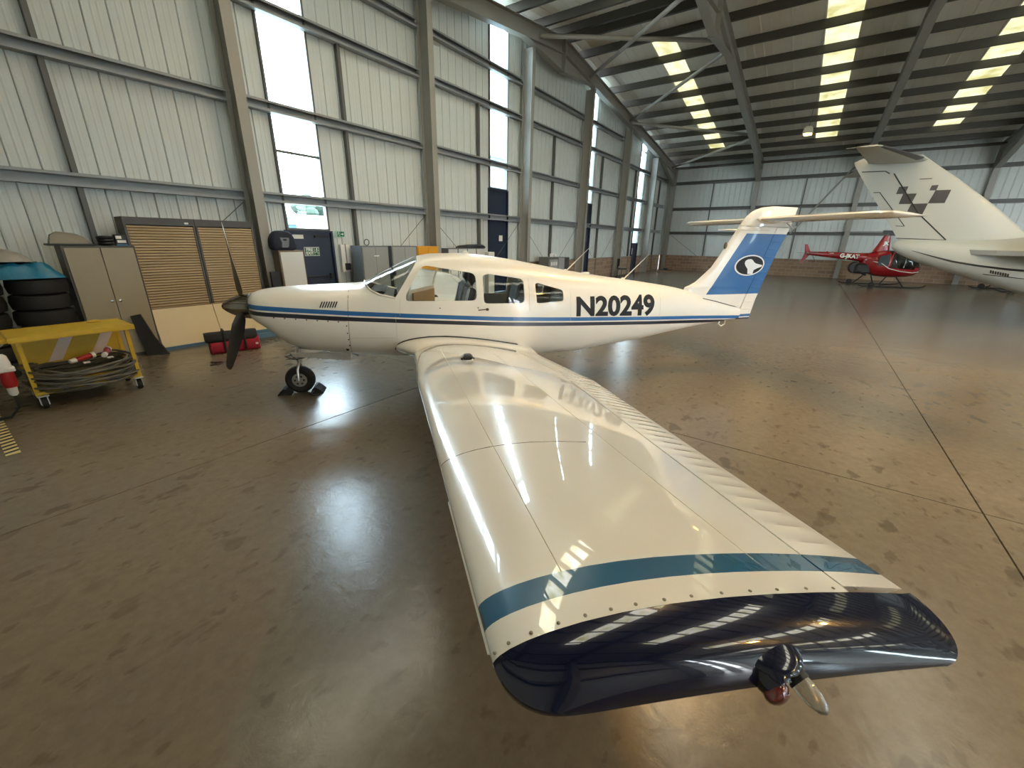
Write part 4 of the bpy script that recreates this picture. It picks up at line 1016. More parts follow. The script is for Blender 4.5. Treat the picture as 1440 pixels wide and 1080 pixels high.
# ================================================================ helicopters
M_HRED = mat('helicopter_red', (150, 20, 30), .25, coat=.8)
M_HGLASS = glassmat('helicopter_bubble', (150, 150, 145))
def helicopter(loc, rot, label, body, marks):
    h = thing('helicopter', label, 'helicopter', loc, rot)
    S = [(-.98,1.2,1.5,.12),(-.75,.86,1.62,.32),(-.45,.6,1.74,.48),(-.1,.5,1.80,.56),(.4,.47,1.80,.6),(.8,.47,1.74,.6),(1.15,.5,1.62,.55),(1.45,.56,1.42,.43),(1.64,.66,1.2,.28),(1.74,.82,1.0,.1)]
    n = 28; xs = np.array(S); X = np.linspace(-.98, 1.74, 36)
    secs = []
    for x in X:
        zb, zt, hw = (float(np.interp(x, xs[:,0], xs[:,k])) for k in (1, 2, 3)); zc = (zb+zt)/2
        secs.append([(x, hw*math.copysign(abs(math.cos(a))**.8, math.cos(a)), zc + (zt-zb)/2*math.copysign(abs(math.sin(a))**.8, math.sin(a))) for a in [2*math.pi*k/n for k in range(n)]])
    full = MB().loft(secs)
    red, gl = MB(), MB()
    for f in full.f:
        c = sum((Vector(full.v[i]) for i in f), Vector()) / len(f)
        glass = len(f) == 4 and c.x > .12 and c.z > .93 + .06*(1.7-c.x)
        (gl if glass else red).add([full.v[i] for i in f], [tuple(range(len(f)))])
    for m, nm, mt in ((red, 'body', body), (gl, 'bubble_canopy', M_HGLASS)):
        me = m.mesh(nm, mt); bm = bmesh.new(); bm.from_mesh(me); bmesh.ops.remove_doubles(bm, verts=bm.verts, dist=.0005); bmesh.ops.recalc_face_normals(bm, faces=bm.faces); bm.to_mesh(me); bm.free(); shade(me, 50); link(nm, me, h)
    for s in (-1, 1):
        MB().tube([(.15, s*.59, .98), (.12, s*.53, 1.5), (.3, s*.35, 1.78)], .028, 6).build('door_frame', body, h)
        MB().tube([(.72, s*.60, .98), (.78, s*.52, 1.45), (.62, s*.3, 1.75)], .018, 6).build('door_frame', mat('pale_trim', (205, 200, 190), .4), h)
        MB().prism(rounded([(-.42,1.05),(-.45,1.5),(.02,1.62),(.05,1.05)], .08), 1, s*.565-.012, s*.565+.012).build('rear_window', mat('smoked_window', (40, 50, 56), .1), h)
        MB().tube([(-.62, s*.44, 1.25), (-.3, s*.56, 1.18), (.1, s*.605, .92), (.6, s*.62, .80), (1.2, s*.53, .74), (1.62, s*.28, .78)], .022, 6).build('white_stripe', M_WHITE, h)
        k = MB().tube([(-1.25, s*.92, .10), (-1.05, s*.92, .04), (1.2, s*.92, .035), (1.55, s*.92, .06), (1.72, s*.92, .16)], .032, 8).build('skid', M_BLACK, h, 40)
        for x, x2 in ((-.55, -.45), (.75, .65)): MB().tube([(x2, s*.3, .55), (x, s*.92, .05)], .028, 8).build('skid_strut', M_BLACK, h, 40)
        MB().lathe([(.03,-.04),(.12,-.04),(.13,0),(.12,.04),(.03,.04)], (-.7, s*1.0, .13), (0,1,0), 16).build('ground_wheel', M_RUBBER, h, 40)
        MB().cbox(-.15, .35, s*.28-.2, s*.28+.2, .85, 1.0, .04).cbox(-.25, -.1, s*.28-.2, s*.28+.2, .95, 1.5, .04).build('seat', mat('dark_red_seat', (44, 34, 32), .7), h)
    MB().cbox(1.0, 1.25, -.2, .2, .75, 1.2, .04).build('instrument_pod', M_BLACK, h)
    MB().tube([(.9, .0, .9), (.62, 0, 1.3), (.62, -.3, 1.28)], .018, 6).build('cyclic', M_BLACK, h)
    MB().cbox(-1.25, -.5, -.32, .32, .62, 1.12, .08).lathe([(.27,-.12),(.3,0),(.27,.12)], (-1.2, -.1, .92), (0,1,0), 18).tube([(-1.1, -.3, .75), (-.7, -.3, .55)], .05).build('engine', mat('engine_dark', (46, 44, 42), .5, metal=.4), h)
    secs = []
    for z, x0, x1, hw in ((1.74,-.55,.22,.17),(2.0,-.42,.16,.14),(2.3,-.30,.11,.11),(2.5,-.22,.08,.085)):
        secs.append([(x0+(x1-x0)*(1-math.cos(2*math.pi*k/16))/2, hw*math.sin(2*math.pi*k/16), z) for k in range(16)])
    mf = MB().loft(secs).build('mast_fairing', body, h, 40)
    MB().tube([(-.05, 0, 2.5), (-.05, 0, 2.72)], .035, 8).build('rotor_mast', M_STEEL_D, h)
    MB().obar((-.3, 0, 2.7), (.2, 0, 2.7), .1, .1).tube([(-.2,.12,2.62),(.1,.12,2.62)], .02).build('rotor_hub', M_BLACK, h)
    for s in (-1, 1):
        MB().loft([[(-.05+s*r, y, 2.7 - dz + z) for y, z in ((-.09,0),(0,.012),(.09,0),(0,-.008))] for r, dz in ((.25,0),(1.2,.01),(2.4,.05),(3.75,.14))]).build('rotor_blade', mat('rotor_blade', (64, 60, 56), .4), h)
    boom = MB().tube([(-.75, 0, 1.42), (-1.2, 0, 1.44), (-2.4, 0, 1.52), (-3.55, 0, 1.58)], [.24, .2, .15, .09], 14).build('tail_boom', body, h, 40)
    MB().prism([(-3.35,1.55),(-3.62,2.02),(-3.74,2.02),(-3.66,1.58),(-3.78,1.08),(-3.68,1.08),(-3.42,1.5)], 1, -.018, .018).build('tail_fin', body, h)
    MB().box(-3.25, -2.95, .05, .55, 1.55, 1.575).build('stabiliser', body, h)
    MB().tube([(-2.6, 0, 1.6), (-2.62, 0, 1.7)], .03).build('beacon', M_REDP, h)
    MB().lathe([(.05,-.05),(.05,.05)], (-3.6, -.13, 1.6), (0,1,0), 12).obar((-3.6-.5, -.16, 1.585), (-3.6+.5, -.16, 1.615), .012, .09, (0,1,0)).build('tail_rotor', mat('tail_rotor', (120, 112, 104), .4), h)
    MB().tube([(-3.3, 0, 1.52), (-3.1, -.0, 1.22), (-3.2, 0, 1.1)], .012, 6).build('tail_guard', body, h)
    MB().tube([(-2.35, -.115, 1.60), (-2.7, -.1, 1.58), (-3.05, -.085, 1.55)], .02, 6).build('white_stripe', M_WHITE, h)
    if marks:
        def put(txt, size, fn, parent):
            me = textmesh(txt, size, .012); xf(me, fn); setmat(me, M_WHITE); link('registration_lettering', me, parent)
        # the near side is the one facing the camera (local -y), read from tail to nose
        put('G-JKAT', .27, lambda x, y, z: (-1.62 + x, -(.188 + .035*x) - .016 - .0*z, 1.47 + y + (-x)*.055), boom)
        put('JK', .22, lambda x, y, z: (-.09 + x, -.135 + .06*0 - .0, 2.13 + y), mf)
    return h
helicopter((29.15, -2.96, 0), math.atan2(-.915, .40), 'small red helicopter with bubble canopy parked by the far wall', M_HRED, True)
helicopter((30.9, -8.4, 0), math.atan2(-.95, .30), 'grey helicopter on black skids hidden behind the white jet', mat('helicopter_grey', (120, 118, 112), .3, coat=.6), False)
# ================================================================ things along the panelled wall
def label_box(o): return o
# yellow trolley with a coil of power cable
M_YEL = mat('yellow_trolley_paint', (196, 160, 24), .5, var=.2, vscale=9)
TX, TY = .90, 7.26
T = thing('cable_trolley', 'yellow steel trolley on castors with white diagonal stripes', 'trolley', (TX, TY, 0), .0)
MB().cbox(-.53, .53, -.33, .33, .835, .862, .01).box(-.53, .53, -.345, -.325, .805, .862).box(-.53, .53, .325, .345, .805, .862).build('top', M_YEL, T)
for sx in (-1, 1):
    for sy in (-1, 1):
        MB().box(sx*.46-.02, sx*.46+.02, sy*.24-.02, sy*.24+.02, .16, .84).build('post', M_YEL, T)
        c = MB().cbox(sx*.43-.05, sx*.43+.05, sy*.27-.05, sy*.27+.05, .15, .165, .004).box(sx*.43-.035, sx*.43-.028, sy*.27-.03, sy*.27+.045, .05, .15).box(sx*.43+.028, sx*.43+.035, sy*.27-.03, sy*.27+.045, .05, .15).build('castor', M_ALU, T)
        MB().lathe([(.02,-.025),(.06,-.025),(.066,-.015),(.066,.015),(.06,.025),(.02,.025)], (sx*.43, sy*.27+.02, .066), (1,0,0), 18).build('castor_wheel', M_RUBBER, c, 40)
MB().box(-.48, .48, -.27, .27, .165, .20).build('lower_deck', M_YEL, T)
bp = MB().box(-.46, .46, .225, .24, .42, .78).build('back_panel', M_YEL, T)
for x in (-.1, .28):
    MB().prism([(x-.14,.44),(x-.02,.44),(x+.16,.76),(x+.04,.76)], 1, .221, .226).build('white_stripe', mat('white_stripe_tape', (218, 200, 188), .5), bp)
MB().cbox(-.60, -.52, -.3, .3, .80, .845, .01).build('side_rail', M_YEL, T)
MB().ell((.26, .2, .875), .07, .05, .02).build('rag', mat('ochre_rag', (190, 160, 70), .9), T, 50)
M_CABLE = mat('grey_rubber_cable', (96, 92, 82), .5, var=.3, vscale=20)
CB = thing('power_cable', 'thick coil of grey rubber cable on the yellow trolley', 'cable', (TX, TY-.06, .205))
rnd = random.Random(5)
for k in range(20):
    rx = .40 + rnd.uniform(0, .13); ry = .30 + rnd.uniform(0, .14); z = .02 + .012*k + rnd.uniform(-.006, .006); ph = rnd.uniform(0, 6.28); cx, cy = rnd.uniform(-.02, .02), rnd.uniform(-.03, .02)
    pts = [(cx + rx*math.cos(2*math.pi*i/40), cy + ry*math.sin(2*math.pi*i/40), z + .02*math.sin(3*2*math.pi*i/40+ph) - (.05 if math.sin(2*math.pi*i/40) < -.3 else 0)*max(0, -math.sin(2*math.pi*i/40)-.3)) for i in range(41)]
    MB().tube(pts, .0125, 6).build('cable_loop', M_CABLE, CB, 60)
M_CWH = mat('connector_white', (212, 208, 204), .4)
def connector(parent, p, d, r=.035):
    d = Vector(d).normalized(); p = Vector(p)
    c = MB().lathe([(.02,0),(r*.8,.01),(r,.05),(r,.16),(r*1.15,.165),(r*1.15,.2)], p, d, 16).build('connector_body', M_REDP, parent, 40)
    MB().lathe([(.02,-.05),(.026,-.045),(.03,.012)], p, d, 14).build('connector_gland', M_CWH, c, 40); MB().lathe([(r*1.25,0),(r*1.25,.035),(r*.9,.04)], p + d*.17, d, 16).build('connector_ring', M_CWH, c, 40)
    MB().cbox(p.x+d.x*.1-.03, p.x+d.x*.1+.03, p.y-.05, p.y-.0, p.z-.05, p.z-.03, .004).build('connector_flap', M_CWH, c)
connector(CB, (-.08, -.20, .30), (.85, .35, .1), .03); connector(CB, (.20, -.16, .31), (.35, .9, .12), .03)
CN = thing('power_connector', 'red and white industrial plug hanging beside the yellow trolley', 'plug', (.27, 6.84, 0))
b = MB().lathe([(.03,.72),(.05,.70),(.06,.62),(.06,.56)], (0,0,0), (0,0,1), 16).build('plug_cap', M_CWH, CN, 40)
MB().cbox(-.075, .075, -.06, .06, .53, .58, .01).build('plug_flange', M_CWH, CN)
MB().lathe([(.058,.53),(.06,.40),(.05,.36)], (0,0,0), (0,0,1), 16).build('plug_body', M_REDP, CN, 40)
MB().lathe([(.04,.36),(.036,.28),(.02,.26)], (0,0,0), (0,0,1), 14).build('plug_gland', M_CWH, CN, 40)
MB().tube([(0,0,.27), (.0,.02,.12), (-.08,.03,.025), (-.3,.1,.02), (-.5,.3,.02)], .016, 8).build('plug_cable', M_BLACK, CN, 40)
MB().tube([(0,0,.71), (.0,0,.78), (.06,0,.82)], .008, 6).build('hanging_hook', M_STEEL, CN)

# steel cabinet and the things on and beside it
M_CAB = mat('beige_grey_cabinet', (150, 138, 114), .45, var=.05)
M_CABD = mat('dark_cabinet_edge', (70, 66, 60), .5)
def cabinet(x0, x1, yf, d, h, label, body, doors, handle='knob', group=None, name='steel_cabinet', doormat=None):
    t = thing(name, label, 'cabinet', ((x0+x1)/2, yf, 0), 0, group); w = (x1-x0)/2
    MB().box(-w, w, .02, d, 0, h).build('body', body, t)
    n = doors; dw = (2*w - .04)/n
    for k in range(n):
        a = -w + .02 + k*dw
        o = MB().cbox(a+.004, a+dw-.004, 0, .022, .06, h-.03, .004).build('door', doormat or body, t)
        side = 1 if (k % 2 == 0 and n > 1) else 0
        hx = a + (dw - .05 if side else .05)
        if handle == 'knob': MB().lathe([(.012,0),(.012,.02),(.02,.025),(.02,.04),(.008,.045)], (hx, 0, h*.53), (0,-1,0), 14).build('knob', M_CHROME, o, 40)
        else: MB().cbox(hx-.012, hx+.012, -.025, .002, h*.52, h*.6, .005).build('handle', M_STEEL_D, o)
    return t
def slab_box(name, label, cat, x0, x1, y0, y1, z0, z1, m, group=None, c=.01):
    t = thing(name, label, cat, ((x0+x1)/2, (y0+y1)/2, z0), 0, group); w, d = (x1-x0)/2, (y1-y0)/2
    MB().cbox(-w, w, -d, d, 0, z1-z0, c).build('body', m, t); return t
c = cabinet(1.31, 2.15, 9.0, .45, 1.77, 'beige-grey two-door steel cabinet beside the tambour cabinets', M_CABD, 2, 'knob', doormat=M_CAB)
# grey machine cover, hose and battery charger on its top
t = thing('equipment_cover', 'grey-brown moulded cover lying on the beige cabinet', 'cover', (1.46, 9.25, 1.77))
MB().loft([[(-.23,-.12,.02),(.22,-.12,.02),(.24,.12,.02),(-.22,.12,.02)],[(-.2,-.11,.14),(.16,-.1,.12),(.2,.11,.12),(-.18,.11,.15)],[(-.12,-.06,.19),(.06,-.06,.17),(.1,.06,.17),(-.1,.06,.2)]]).build('shell', mat('grey_brown_plastic', (128, 122, 110), .6), t, 50)
MB().cbox(-.26, .26, -.14, .14, 0, .03, .008).build('base', M_BLACK, t)
t = thing('air_hose', 'black hose coiled beside the grey cover on the beige cabinet', 'hose', (1.84, 9.10, 1.77))
for k in range(3): MB().torus((0, 0, .03+.045*k), .075+.006*k, .022, (0,.1,1), 18, 8).build('hose_loop', M_BLACK, t, 60)
t = thing('battery_charger', 'small black device with white labels on the beige cabinet', 'device', (2.02, 9.12, 1.77))
MB().cbox(-.075, .075, -.06, .06, 0, .17, .01).build('case', M_BLACK, t)
MB().box(-.06, .01, -.064, -.059, .105, .15).build('paper_label', M_WHITE, t); MB().box(-.05, .055, -.064, -.059, .045, .085).build('paper_label', M_WHITE, t); MB().box(-.07, .07, -.064, -.059, .005, .02).build('blue_band', mat('blue_band', (60, 120, 170), .5), t)
# tyres, blue tarpaulin and clear sheeting left of the cabinet
TY_ = MB().lathe([(.17,-.1),(.26,-.11),(.31,-.09),(.325,0),(.31,.09),(.26,.11),(.17,.1),(.155,0)], (0,0,.11), (0,0,1), 26).mesh('tyre_body', M_RUBBER, 40)
labs = ['bottom', 'second', 'third', 'fourth', 'fifth', 'top']
for s_, (x, y) in enumerate(((.30, 9.12), (.96, 9.16))):
    for k in range(6):
        o = link('tyre', TY_, None, (x + .015*((k*7) % 3 - 1), y + .012*((k*5) % 3 - 1), k*.222))
        tag(o, 'worn black tyre, %s in the stack %s' % (labs[k], 'next to the beige cabinet' if s_ else 'below the blue tarpaulin, farther from the beige cabinet'), 'tyre', 'stacked tyres by the beige cabinet')
rnd = random.Random(11)
def crumple(nx, ny, w, d, h, amp, seed):
    r = random.Random(seed); v = []; f = []
    for j in range(ny+1):
        for i in range(nx+1):
            u, q = i/nx*2-1, j/ny*2-1; e = max(abs(u), abs(q)); z = h*(1 - max(0, e-.7)/.3) + r.uniform(-amp, amp)*(1 if e < .99 else .2)
            v.append((u*w/2 + r.uniform(-.01,.01), q*d/2 + r.uniform(-.01,.01), max(z, .004)))
    for j in range(ny):
        for i in range(nx): a = j*(nx+1)+i; f.append((a, a+1, a+nx+2, a+nx+1))
    return MB().add(v, f)
tp = crumple(18, 10, 1.22, .62, .20, .025, 4); TP = tp.build('tarpaulin', mat('blue_tarpaulin', (26, 108, 140), .35, bump=.5, bscale=14), None, 50, (.65, 9.14, 1.335)); tag(TP, 'crumpled blue tarpaulin spread over the tyre stacks', 'tarpaulin')
sd = TP.modifiers.new('thick', 'SOLIDIFY'); sd.thickness = .004
PS = crumple(16, 9, .95, .5, .14, .03, 9).build('plastic_sheeting', mat('cloudy_polythene', (150, 146, 138), .3, bump=.6, bscale=12), None, 50, (.52, 9.14, 1.56)); tag(PS, 'crumpled cloudy plastic sheeting on the blue tarpaulin', 'sheeting')
sd = PS.modifiers.new('thick', 'SOLIDIFY'); sd.thickness = .003

# two tambour cabinets with slatted roller fronts
M_TF = mat('dark_grey_frame', (68, 66, 66), .5); M_SLAT = mat('beige_tambour_slat', (168, 148, 116), .5)
for i, (a, b) in enumerate(((2.16, 3.15), (3.16, 4.14))):
    t = thing('tambour_cabinet', ['dark-framed tambour cabinet with beige slats beside the beige two-door cabinet', 'dark-framed tambour cabinet with beige slats next to the steel column'][i], 'cabinet', ((a+b)/2, 9.32, 0), 0, 'tambour cabinets along the wall'); w = (b-a)/2
    MB().box(-w, -w+.03, 0, .42, 0, 2.22).box(w-.03, w, 0, .42, 0, 2.22).box(-w+.03, w-.03, .40, .42, .05, 2.1).box(-w+.03, w-.03, 0, .42, 2.1, 2.22).box(-w+.03, w-.03, 0, .42, 0, .08).build('carcass', M_TF, t)
    sl = MB().prism([(.026,0),(.012,.010),(.006,.024),(.010,.038),(.024,.0445),(.03,.0445),(.03,0)], 0, -w+.032, w-.032).mesh('slat', M_SLAT)
    for k in range(44): link('slat', sl, t, (0, 0, .085 + k*.0455))
    if i == 0: MB().box(w-.15, w-.09, -.004, .002, 2.13, 2.16).build('paper_label', M_WHITE, t)
# cream board on a blue rail leaning on the tambour cabinets
t = thing('display_board', 'long cream board with blue bottom rail leaning on the tambour cabinets', 'board', (3.33, 9.2, 0))
pnl = mat('cream_board', (214, 196, 160), .45, var=.04)
for x0, x1 in ((-1.14, -.20), (-.19, .92)):
    MB().prism([(-.10,.05),(-.075,.05),(.095,.70),(.07,.70)], 0, x0, x1).build('panel', pnl, t)
MB().box(-1.16, .94, -.14, -.06, 0, .05).build('bottom_rail', mat('blue_rail', (70, 104, 132), .4), t)
MB().prism([(.07,.695),(.1,.695),(.105,.715),(.075,.715)], 0, -1.16, .94).build('top_edge', mat('brown_edge', (130, 104, 74), .6), t)
t = thing('rubber_mat', 'black folded rubber mat slumped against the end of the cream board', 'mat', (1.95, 8.93, 0))
MB().loft([[(-.05,-.05,0),(.22,-.16,0),(.24,-.12,0),(-.02,.0,0)],[(-.09,-.02,.3),(.1,-.07,.3),(.12,-.03,.3),(-.07,.02,.3)],[(-.12,0,.68),(.0,-.03,.70),(.02,0,.7),(-.1,.0,.68)]]).build('fold', M_RUBBER, t, 50)
# red holdall with black top
t = thing('holdall_bag', 'red holdall bag with black top and straps on the floor', 'bag', (2.98, 8.20, 0), -.25)
MB().loft([[(x, y*ww, z) for y, z in rounded([(-.17,.0),(-.19,.12),(-.15,.23),(.15,.23),(.19,.12),(.17,.0)], .05)] for x, ww in ((-.38,.6),(-.36,.9),(-.2,1.0),(.2,1.0),(.36,.9),(.38,.6))]).build('body', mat('red_fabric', (150, 24, 44), .8, bump=.3, bscale=30), t, 50)
bk = MB().loft([[(x, y*ww, .20+z) for y, z in rounded([(-.16,.0),(-.17,.06),(-.10,.15),(.10,.15),(.17,.06),(.16,.0)], .04)] for x, ww in ((-.42,.7),(-.34,1.0),(0,1.02),(.30,1.0),(.36,.6))]).build('top_flap', mat('black_fabric', (28, 28, 32), .85, bump=.3, bscale=30), t, 50)
for x in (-.16, .14): MB().tube([(x, -.2, .04), (x, -.2, .2), (x+.02, -.1, .38), (x+.02, .1, .38), (x, .2, .2)], .018, 6).build('strap', M_BLACK, bk, 40)
MB().box(.30, .34, -.19, -.15, .10, .13).build('buckle', M_WHITE, t)
t = thing('tow_hook', 'bent brown steel hook lying on the floor by the red bag', 'hook', (2.43, 7.48, 0))
MB().tube([(-.13,-.04,.012), (.02,-.06,.012), (.07,-.02,.012), (.03,.05,.012), (-.06,.12,.012)], .012, 8).build('bar', mat('rusty_steel', (70, 44, 34), .7), t, 40)
t = thing('flat_crate', 'low grey-blue flat crate on the floor behind the red bag', 'crate', (3.95, 8.75, 0), -.1)
MB().box(-.42, .42, -.2, .2, .0, .05).build('base', mat('crate_grey', (88, 92, 92), .6), t); MB().box(-.42, .42, -.2, -.17, .05, .14).box(-.42, .42, .17, .2, .05, .14).box(-.42,-.39,-.17,.17,.05,.14).box(.39,.42,-.17,.17,.05,.14).build('rim', mat('crate_blue', (84, 120, 146), .5), t)

# beside the fire exit
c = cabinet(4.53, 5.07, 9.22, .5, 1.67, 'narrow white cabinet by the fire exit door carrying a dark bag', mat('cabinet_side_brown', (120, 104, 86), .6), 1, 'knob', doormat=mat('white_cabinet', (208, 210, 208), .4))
t = thing('dark_bag', 'dark blue padded bag with grey patch on the white cabinet', 'bag', (4.72, 9.42, 1.67))
MB().loft([[(x*s, -.13 + .26*k, z*s + (1-s)*.17) for x, z in rounded([(-.25,.0),(-.25,.24),(-.13,.40),(.13,.40),(.25,.24),(.25,.0)], .09, 5)] for k, s in ((0,.85),(.12,1.0),(.8,1.0),(1,.88))]).build('body', mat('dark_blue_fabric', (30, 36, 52), .8, bump=.3, bscale=30), t, 60)
MB().prism(rounded([(-.09,.06),(-.07,.16),(-.1,.26),(.1,.26),(.08,.16),(.06,.06)], .03), 1, -.15, -.128).build('grey_patch', mat('grey_mesh', (112, 118, 128), .7), t); MB().cbox(-.035, .035, -.158, -.149, .2, .235, .004).build('badge', M_BLACK, t)
slab_box('black_board', 'thin black board standing between the steel column and the white cabinet', 'board', 4.30, 4.50, 9.25, 9.31, 0, 1.25, M_BLACK)
t = slab_box('carton', 'small pale carton on the floor by the black board', 'box', 4.42, 4.62, 8.92, 9.10, 0, .34, mat('pale_carton', (150, 146, 160), .6))
MB().box(-.11, .11, -.095, -.09, .2, .26).build('tape', M_WHITE, t)
# signs
M_SIGN = mat('sign_green', (20, 96, 66), .4)
t = thing('exit_sign', 'green fire exit sign with running figure on the navy door', 'sign', (5.74, YW-.034, 1.515))
MB().box(-.19, .19, -.004, .004, 0, .205).build('border', M_WHITE, t)
MB().box(-.178, .06, -.007, -.003, .012, .193).build('field', M_SIGN, t); MB().box(.07, .178, -.007, -.003, .012, .193).build('field', M_SIGN, t)
def wtext(txt, size, x, z, y, parent, m, sq=1.0, bold=.004):
    me = textmesh(txt, size, bold, 0, sq); xf(me, lambda a, b, c: (x + a, y, z + b)); setmat(me, m); return link('lettering', me, parent)
wtext('FIRE', .095, -.06, .145, -.009, t, M_WHITE); wtext('EXIT', .095, -.06, .06, -.009, t, M_WHITE)
def runner(parent, x, z, s, y):
    m = MB(); m.lathe([(.018*s,0),(.018*s,.002)], (x, y, z+.07*s), (0,-1,0), 10)
    for a, b in (((0,.05),(-.01,0)), ((-.01,0),(.03,-.03)), ((.03,-.03),(.02,-.07)), ((-.01,0),(-.035,-.02)), ((-.035,-.02),(-.06,-.02)), ((0,.045),(.04,.02)), ((0,.045),(-.04,.03))):
        m.obar((x+a[0]*s, y, z+a[1]*s), (x+b[0]*s, y, z+b[1]*s), .002, .014*s, (0,1,0)) if False else m.tube([(x+a[0]*s, y, z+a[1]*s), (x+b[0]*s, y, z+b[1]*s)], .007*s, 6)
    m.build('running_figure', M_WHITE, parent)
runner(t, .125, .1, .95, -.008)
t = thing('direction_sign', 'small green running-figure arrow sign on the wall beside the fire exit door', 'sign', (6.54, YW-.05, 1.965))
MB().box(-.135, .135, -.004, .004, 0, .14).build('border', mat('sign_pale_green', (150, 196, 176), .4), t); MB().box(-.07, .0, -.007, -.003, .012, .128).box(.01, .12, -.007, -.003, .012, .128).build('field', M_SIGN, t)
runner(t, -.035, .065, .65, -.008); MB().prism([(.03,.06),(.07,.06),(.07,.035),(.105,.07),(.07,.105),(.07,.08),(.03,.08)], 1, -.009, -.007).build('arrow', M_WHITE, t)
# fire point
t = thing('fuse_box', 'white wall board with black switch box beside the fire exit door', 'switch box', (6.60, YW-.1, 1.1))
MB().box(-.13, .13, -.03, .06, 0, .68).build('board', M_WHITE, t); MB().cbox(-.06, .07, -.1, -.03, .05, .22, .008).build('switch', M_BLACK, t); MB().tube([(.0,-.04,.22), (.0,-.04,.7)], .012, 6).build('conduit', M_STEEL, t)
t = thing('fire_extinguisher', 'red fire extinguisher on the floor below the white switch board', 'extinguisher', (6.50, 9.78, 0))
MB().lathe([(.07,0),(.08,.02),(.08,.42),(.06,.49),(.025,.52)], (0,0,0), (0,0,1), 18).build('cylinder', M_REDP, t, 40); MB().box(-.06, .02, -.015, .015, .52, .56).tube([(0,-.02,.54), (.09,-.06,.45), (.1,-.06,.2)], .012, 6).build('valve_hose', M_BLACK, t); MB().lathe([(.0805,.2),(.0805,.34)], (0,0,0), (0,0,1), 18).build('white_label', M_WHITE, t, 40)
# storage cabinets
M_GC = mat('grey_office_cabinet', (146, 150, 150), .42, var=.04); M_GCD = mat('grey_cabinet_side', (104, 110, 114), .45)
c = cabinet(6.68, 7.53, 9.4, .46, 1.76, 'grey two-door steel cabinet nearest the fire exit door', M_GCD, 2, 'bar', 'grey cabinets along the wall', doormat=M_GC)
MB().box(-.06, .1, -.006, 0, 1.5, 1.525).build('paper_label', M_WHITE, c)
cabinet(7.64, 8.54, 9.4, .46, 1.76, 'grey two-door steel cabinet next to the orange cabinet', M_GCD, 2, 'bar', 'grey cabinets along the wall', doormat=M_GC)
M_ORG = mat('orange_cabinet', (206, 146, 36), .4)
cabinet(8.57, 9.42, 9.4, .46, 1.75, 'orange-yellow two-door hazard cabinet between grey cabinets and steel column', M_ORG, 2, 'bar')
LCK = ['first', 'second', 'third', 'last']
for k in range(4):
    a = 9.84 + k*.46
    cabinet(a, a+.45, 9.4, .46, 1.69, 'pale grey single-door locker, %s in the row from the steel column' % LCK[k], M_GCD, 1, 'bar', 'pale lockers along the wall', name='locker', doormat=mat('pale_locker', (192, 196, 196), .4))
t = thing('cable_ring', 'small black cable ring standing on the grey cabinet', 'cable', (7.0, 9.6, 1.76)); MB().torus((0,0,.085), .075, .01, (0,1,.1), 18, 6).build('ring', M_BLACK, t, 60)
t = thing('propeller_cover', 'long black curved blade cover lying on the pale lockers', 'cover', (11.05, 9.6, 1.69))
MB().loft([[(x, y*w, .01 + h*(1-abs(y)**2*.6) if up else .0) for y, up in ((-1,1),(-.5,1),(0,1),(.5,1),(1,1),(1,0),(0,0),(-1,0))] for x, w, h in ((-.62,.03,.03),(-.5,.1,.07),(-.1,.15,.10),(.4,.16,.11),(.7,.13,.10),(.84,.05,.05))]).build('shell', M_BLACK, t, 50)
t = slab_box('white_box', 'tall narrow white box standing between the lockers and the second door', 'box', 12.0, 12.35, 9.5, 9.85, 0, 1.55, M_WHITE)
MB().box(-.15, .15, -.18, -.174, .9, 1.3).build('paper_label', M_STEEL, t)
# machines further along, office chair
M_MC = mat('machine_grey', (96, 98, 96), .5)
t = thing('control_cabinet', 'grey control cabinet with panel and camera on top near the brown plinth', 'cabinet', (16.3, 9.2, 0))
MB().cbox(-.55, .35, 0, .5, 0, 1.3, .01).build('body', M_MC, t); MB().cbox(-.45, .25, -.012, 0, .75, 1.2, .004).build('panel', M_GC, t)
for k in range(3): MB().box(-.35+k*.2, -.22+k*.2, -.018, -.011, .95, 1.1).build('gauge', M_WHITE, t)
MB().cbox(-.05, .12, .1, .25, 1.3, 1.44, .02).lathe([(.05,0),(.06,.1)], (.04, .1, 1.37), (0,-1,0), 12).build('camera', M_WHITE, t, 40)
t = thing('compressor_cabinet', 'two-tone grey cabinet right of the control cabinet', 'cabinet', (17.2, 9.2, 0))
MB().cbox(-.5, .0, 0, .5, 0, 1.25, .01).build('pale_half', M_GC, t); MB().cbox(.0, .45, 0, .5, 0, 1.27, .01).build('dark_half', mat('machine_dark', (58, 58, 58), .5), t)
t = thing('office_chair', 'black office chair by the brown plinth wall', 'chair', (24.2, 9.1, 0), .6)
MB().cbox(-.25, .25, -.25, .25, .44, .53, .03).build('seat', M_BLACK, t); MB().cbox(-.22, .22, .2, .27, .62, 1.05, .03).build('backrest', M_BLACK, t); MB().tube([(0,.1,.46),(0,.27,.5),(0,.26,.7)], .02).build('back_support', M_BLACK, t); MB().tube([(0,0,.1),(0,0,.45)], .03, 8).build('column', M_STEEL_D, t)
for k in range(5):
    a = 2*math.pi*k/5; l = MB().tube([(0,0,.1),(.28*math.cos(a),.28*math.sin(a),.07)], .018, 6).build('leg', M_BLACK, t); MB().lathe([(.01,-.02),(.032,-.02),(.032,.02),(.01,.02)], (.28*math.cos(a),.28*math.sin(a),.033), (math.sin(a),-math.cos(a),0), 12).build('castor', M_BLACK, l)
t = thing('pallet', 'low wooden pallet with dark parts by the far corner', 'pallet', (31.5, 8.6, 0), .1)
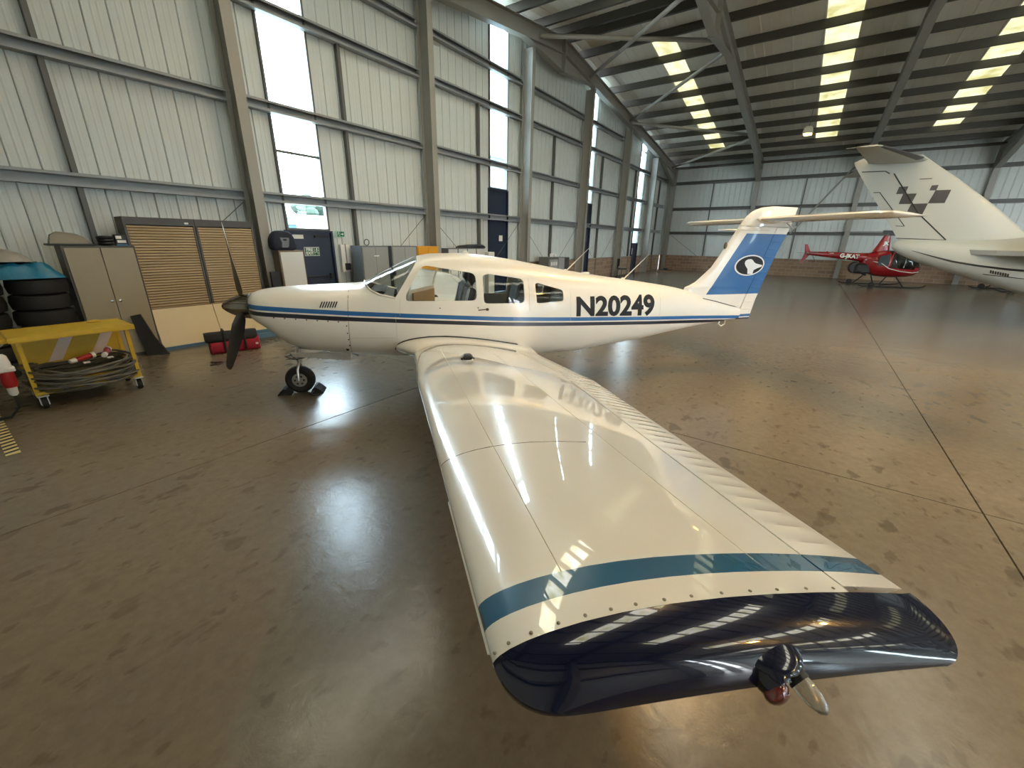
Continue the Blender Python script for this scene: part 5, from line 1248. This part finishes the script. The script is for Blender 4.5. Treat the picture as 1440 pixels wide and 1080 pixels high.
for k in range(5): MB().box(-.6, .6, -.5+k*.225, -.4+k*.225, .1, .12).build('plank', mat('weathered_wood', (112, 92, 70), .8), t)
for k in range(3): MB().box(-.6+k*.55, -.5+k*.55, -.5, .5, 0, .1).build('bearer', mat('weathered_wood', (112, 92, 70), .8), t)
MB().tube([(-.4,-.2,.16),(.1,.1,.2),(.45,-.1,.17)], .05, 8).build('dark_part', M_BLACK, t)
# hazard tape on the floor
t = thing('floor_tape', 'black and yellow hazard tape stuck on the floor by the trolley', 'tape')
hz = MB().box(.03, .125, 5.70, 7.30, .0005, .002).build('tape_base', mat('pale_tape', (206, 188, 130), .6), t)
for k in range(16):
    y = 5.74 + k*.1; MB().prism([(.03,y),(.125,y+.03),(.125,y+.075),(.03,y+.045)], 2, .0021, .0026).build('black_bar', M_BLACK, hz)

# high-bay lamps
M_LAMP = mat('warm_lamp_glow', (255, 190, 90), .4, emit=70)
def highbay(x, y, z, lab, glow=None):
    t = thing('high_bay_lamp', lab, 'lamp', (x, y, z), 0, 'high-bay lamps under the roof')
    MB().loft([[(-.30,-.22,.0),(.30,-.22,.0),(.30,.22,.0),(-.30,.22,.0)],[(-.26,-.18,.22),(.26,-.18,.22),(.26,.18,.22),(-.26,.18,.22)],[(-.14,-.1,.32),(.14,-.1,.32),(.14,.1,.32),(-.14,.1,.32)]]).build('housing', mat('lamp_housing', (196, 190, 176), .5), t)
    MB().cbox(-.22, .22, -.16, .16, -.03, -.002, .01).build('glow_panel', glow or M_LAMP, t)
    MB().tube([(0,0,.3),(0,0,roofz(x)+.18-z)], .012, 6).build('hanger', M_STEEL_D, t)
    return t
highbay(27.2, 1.45, 7.15, 'lit high-bay lamp beside the skylight strip over the far wall', mat('dim_lamp_glow', (255, 205, 110), .4, emit=2.5))
highbay(8.6, .9, 7.7, 'lit high-bay lamp above the white aircraft wing')
highbay(10.6, -8.5, 7.95, 'unseen high-bay lamp added over the empty floor in line with the jet')  # out of view, added for warm light
highbay(3.5, -9.0, 7.1, 'unseen high-bay lamp added above the floor just inside the hangar doorway')  # extra unseen lamp, warms floor and wing
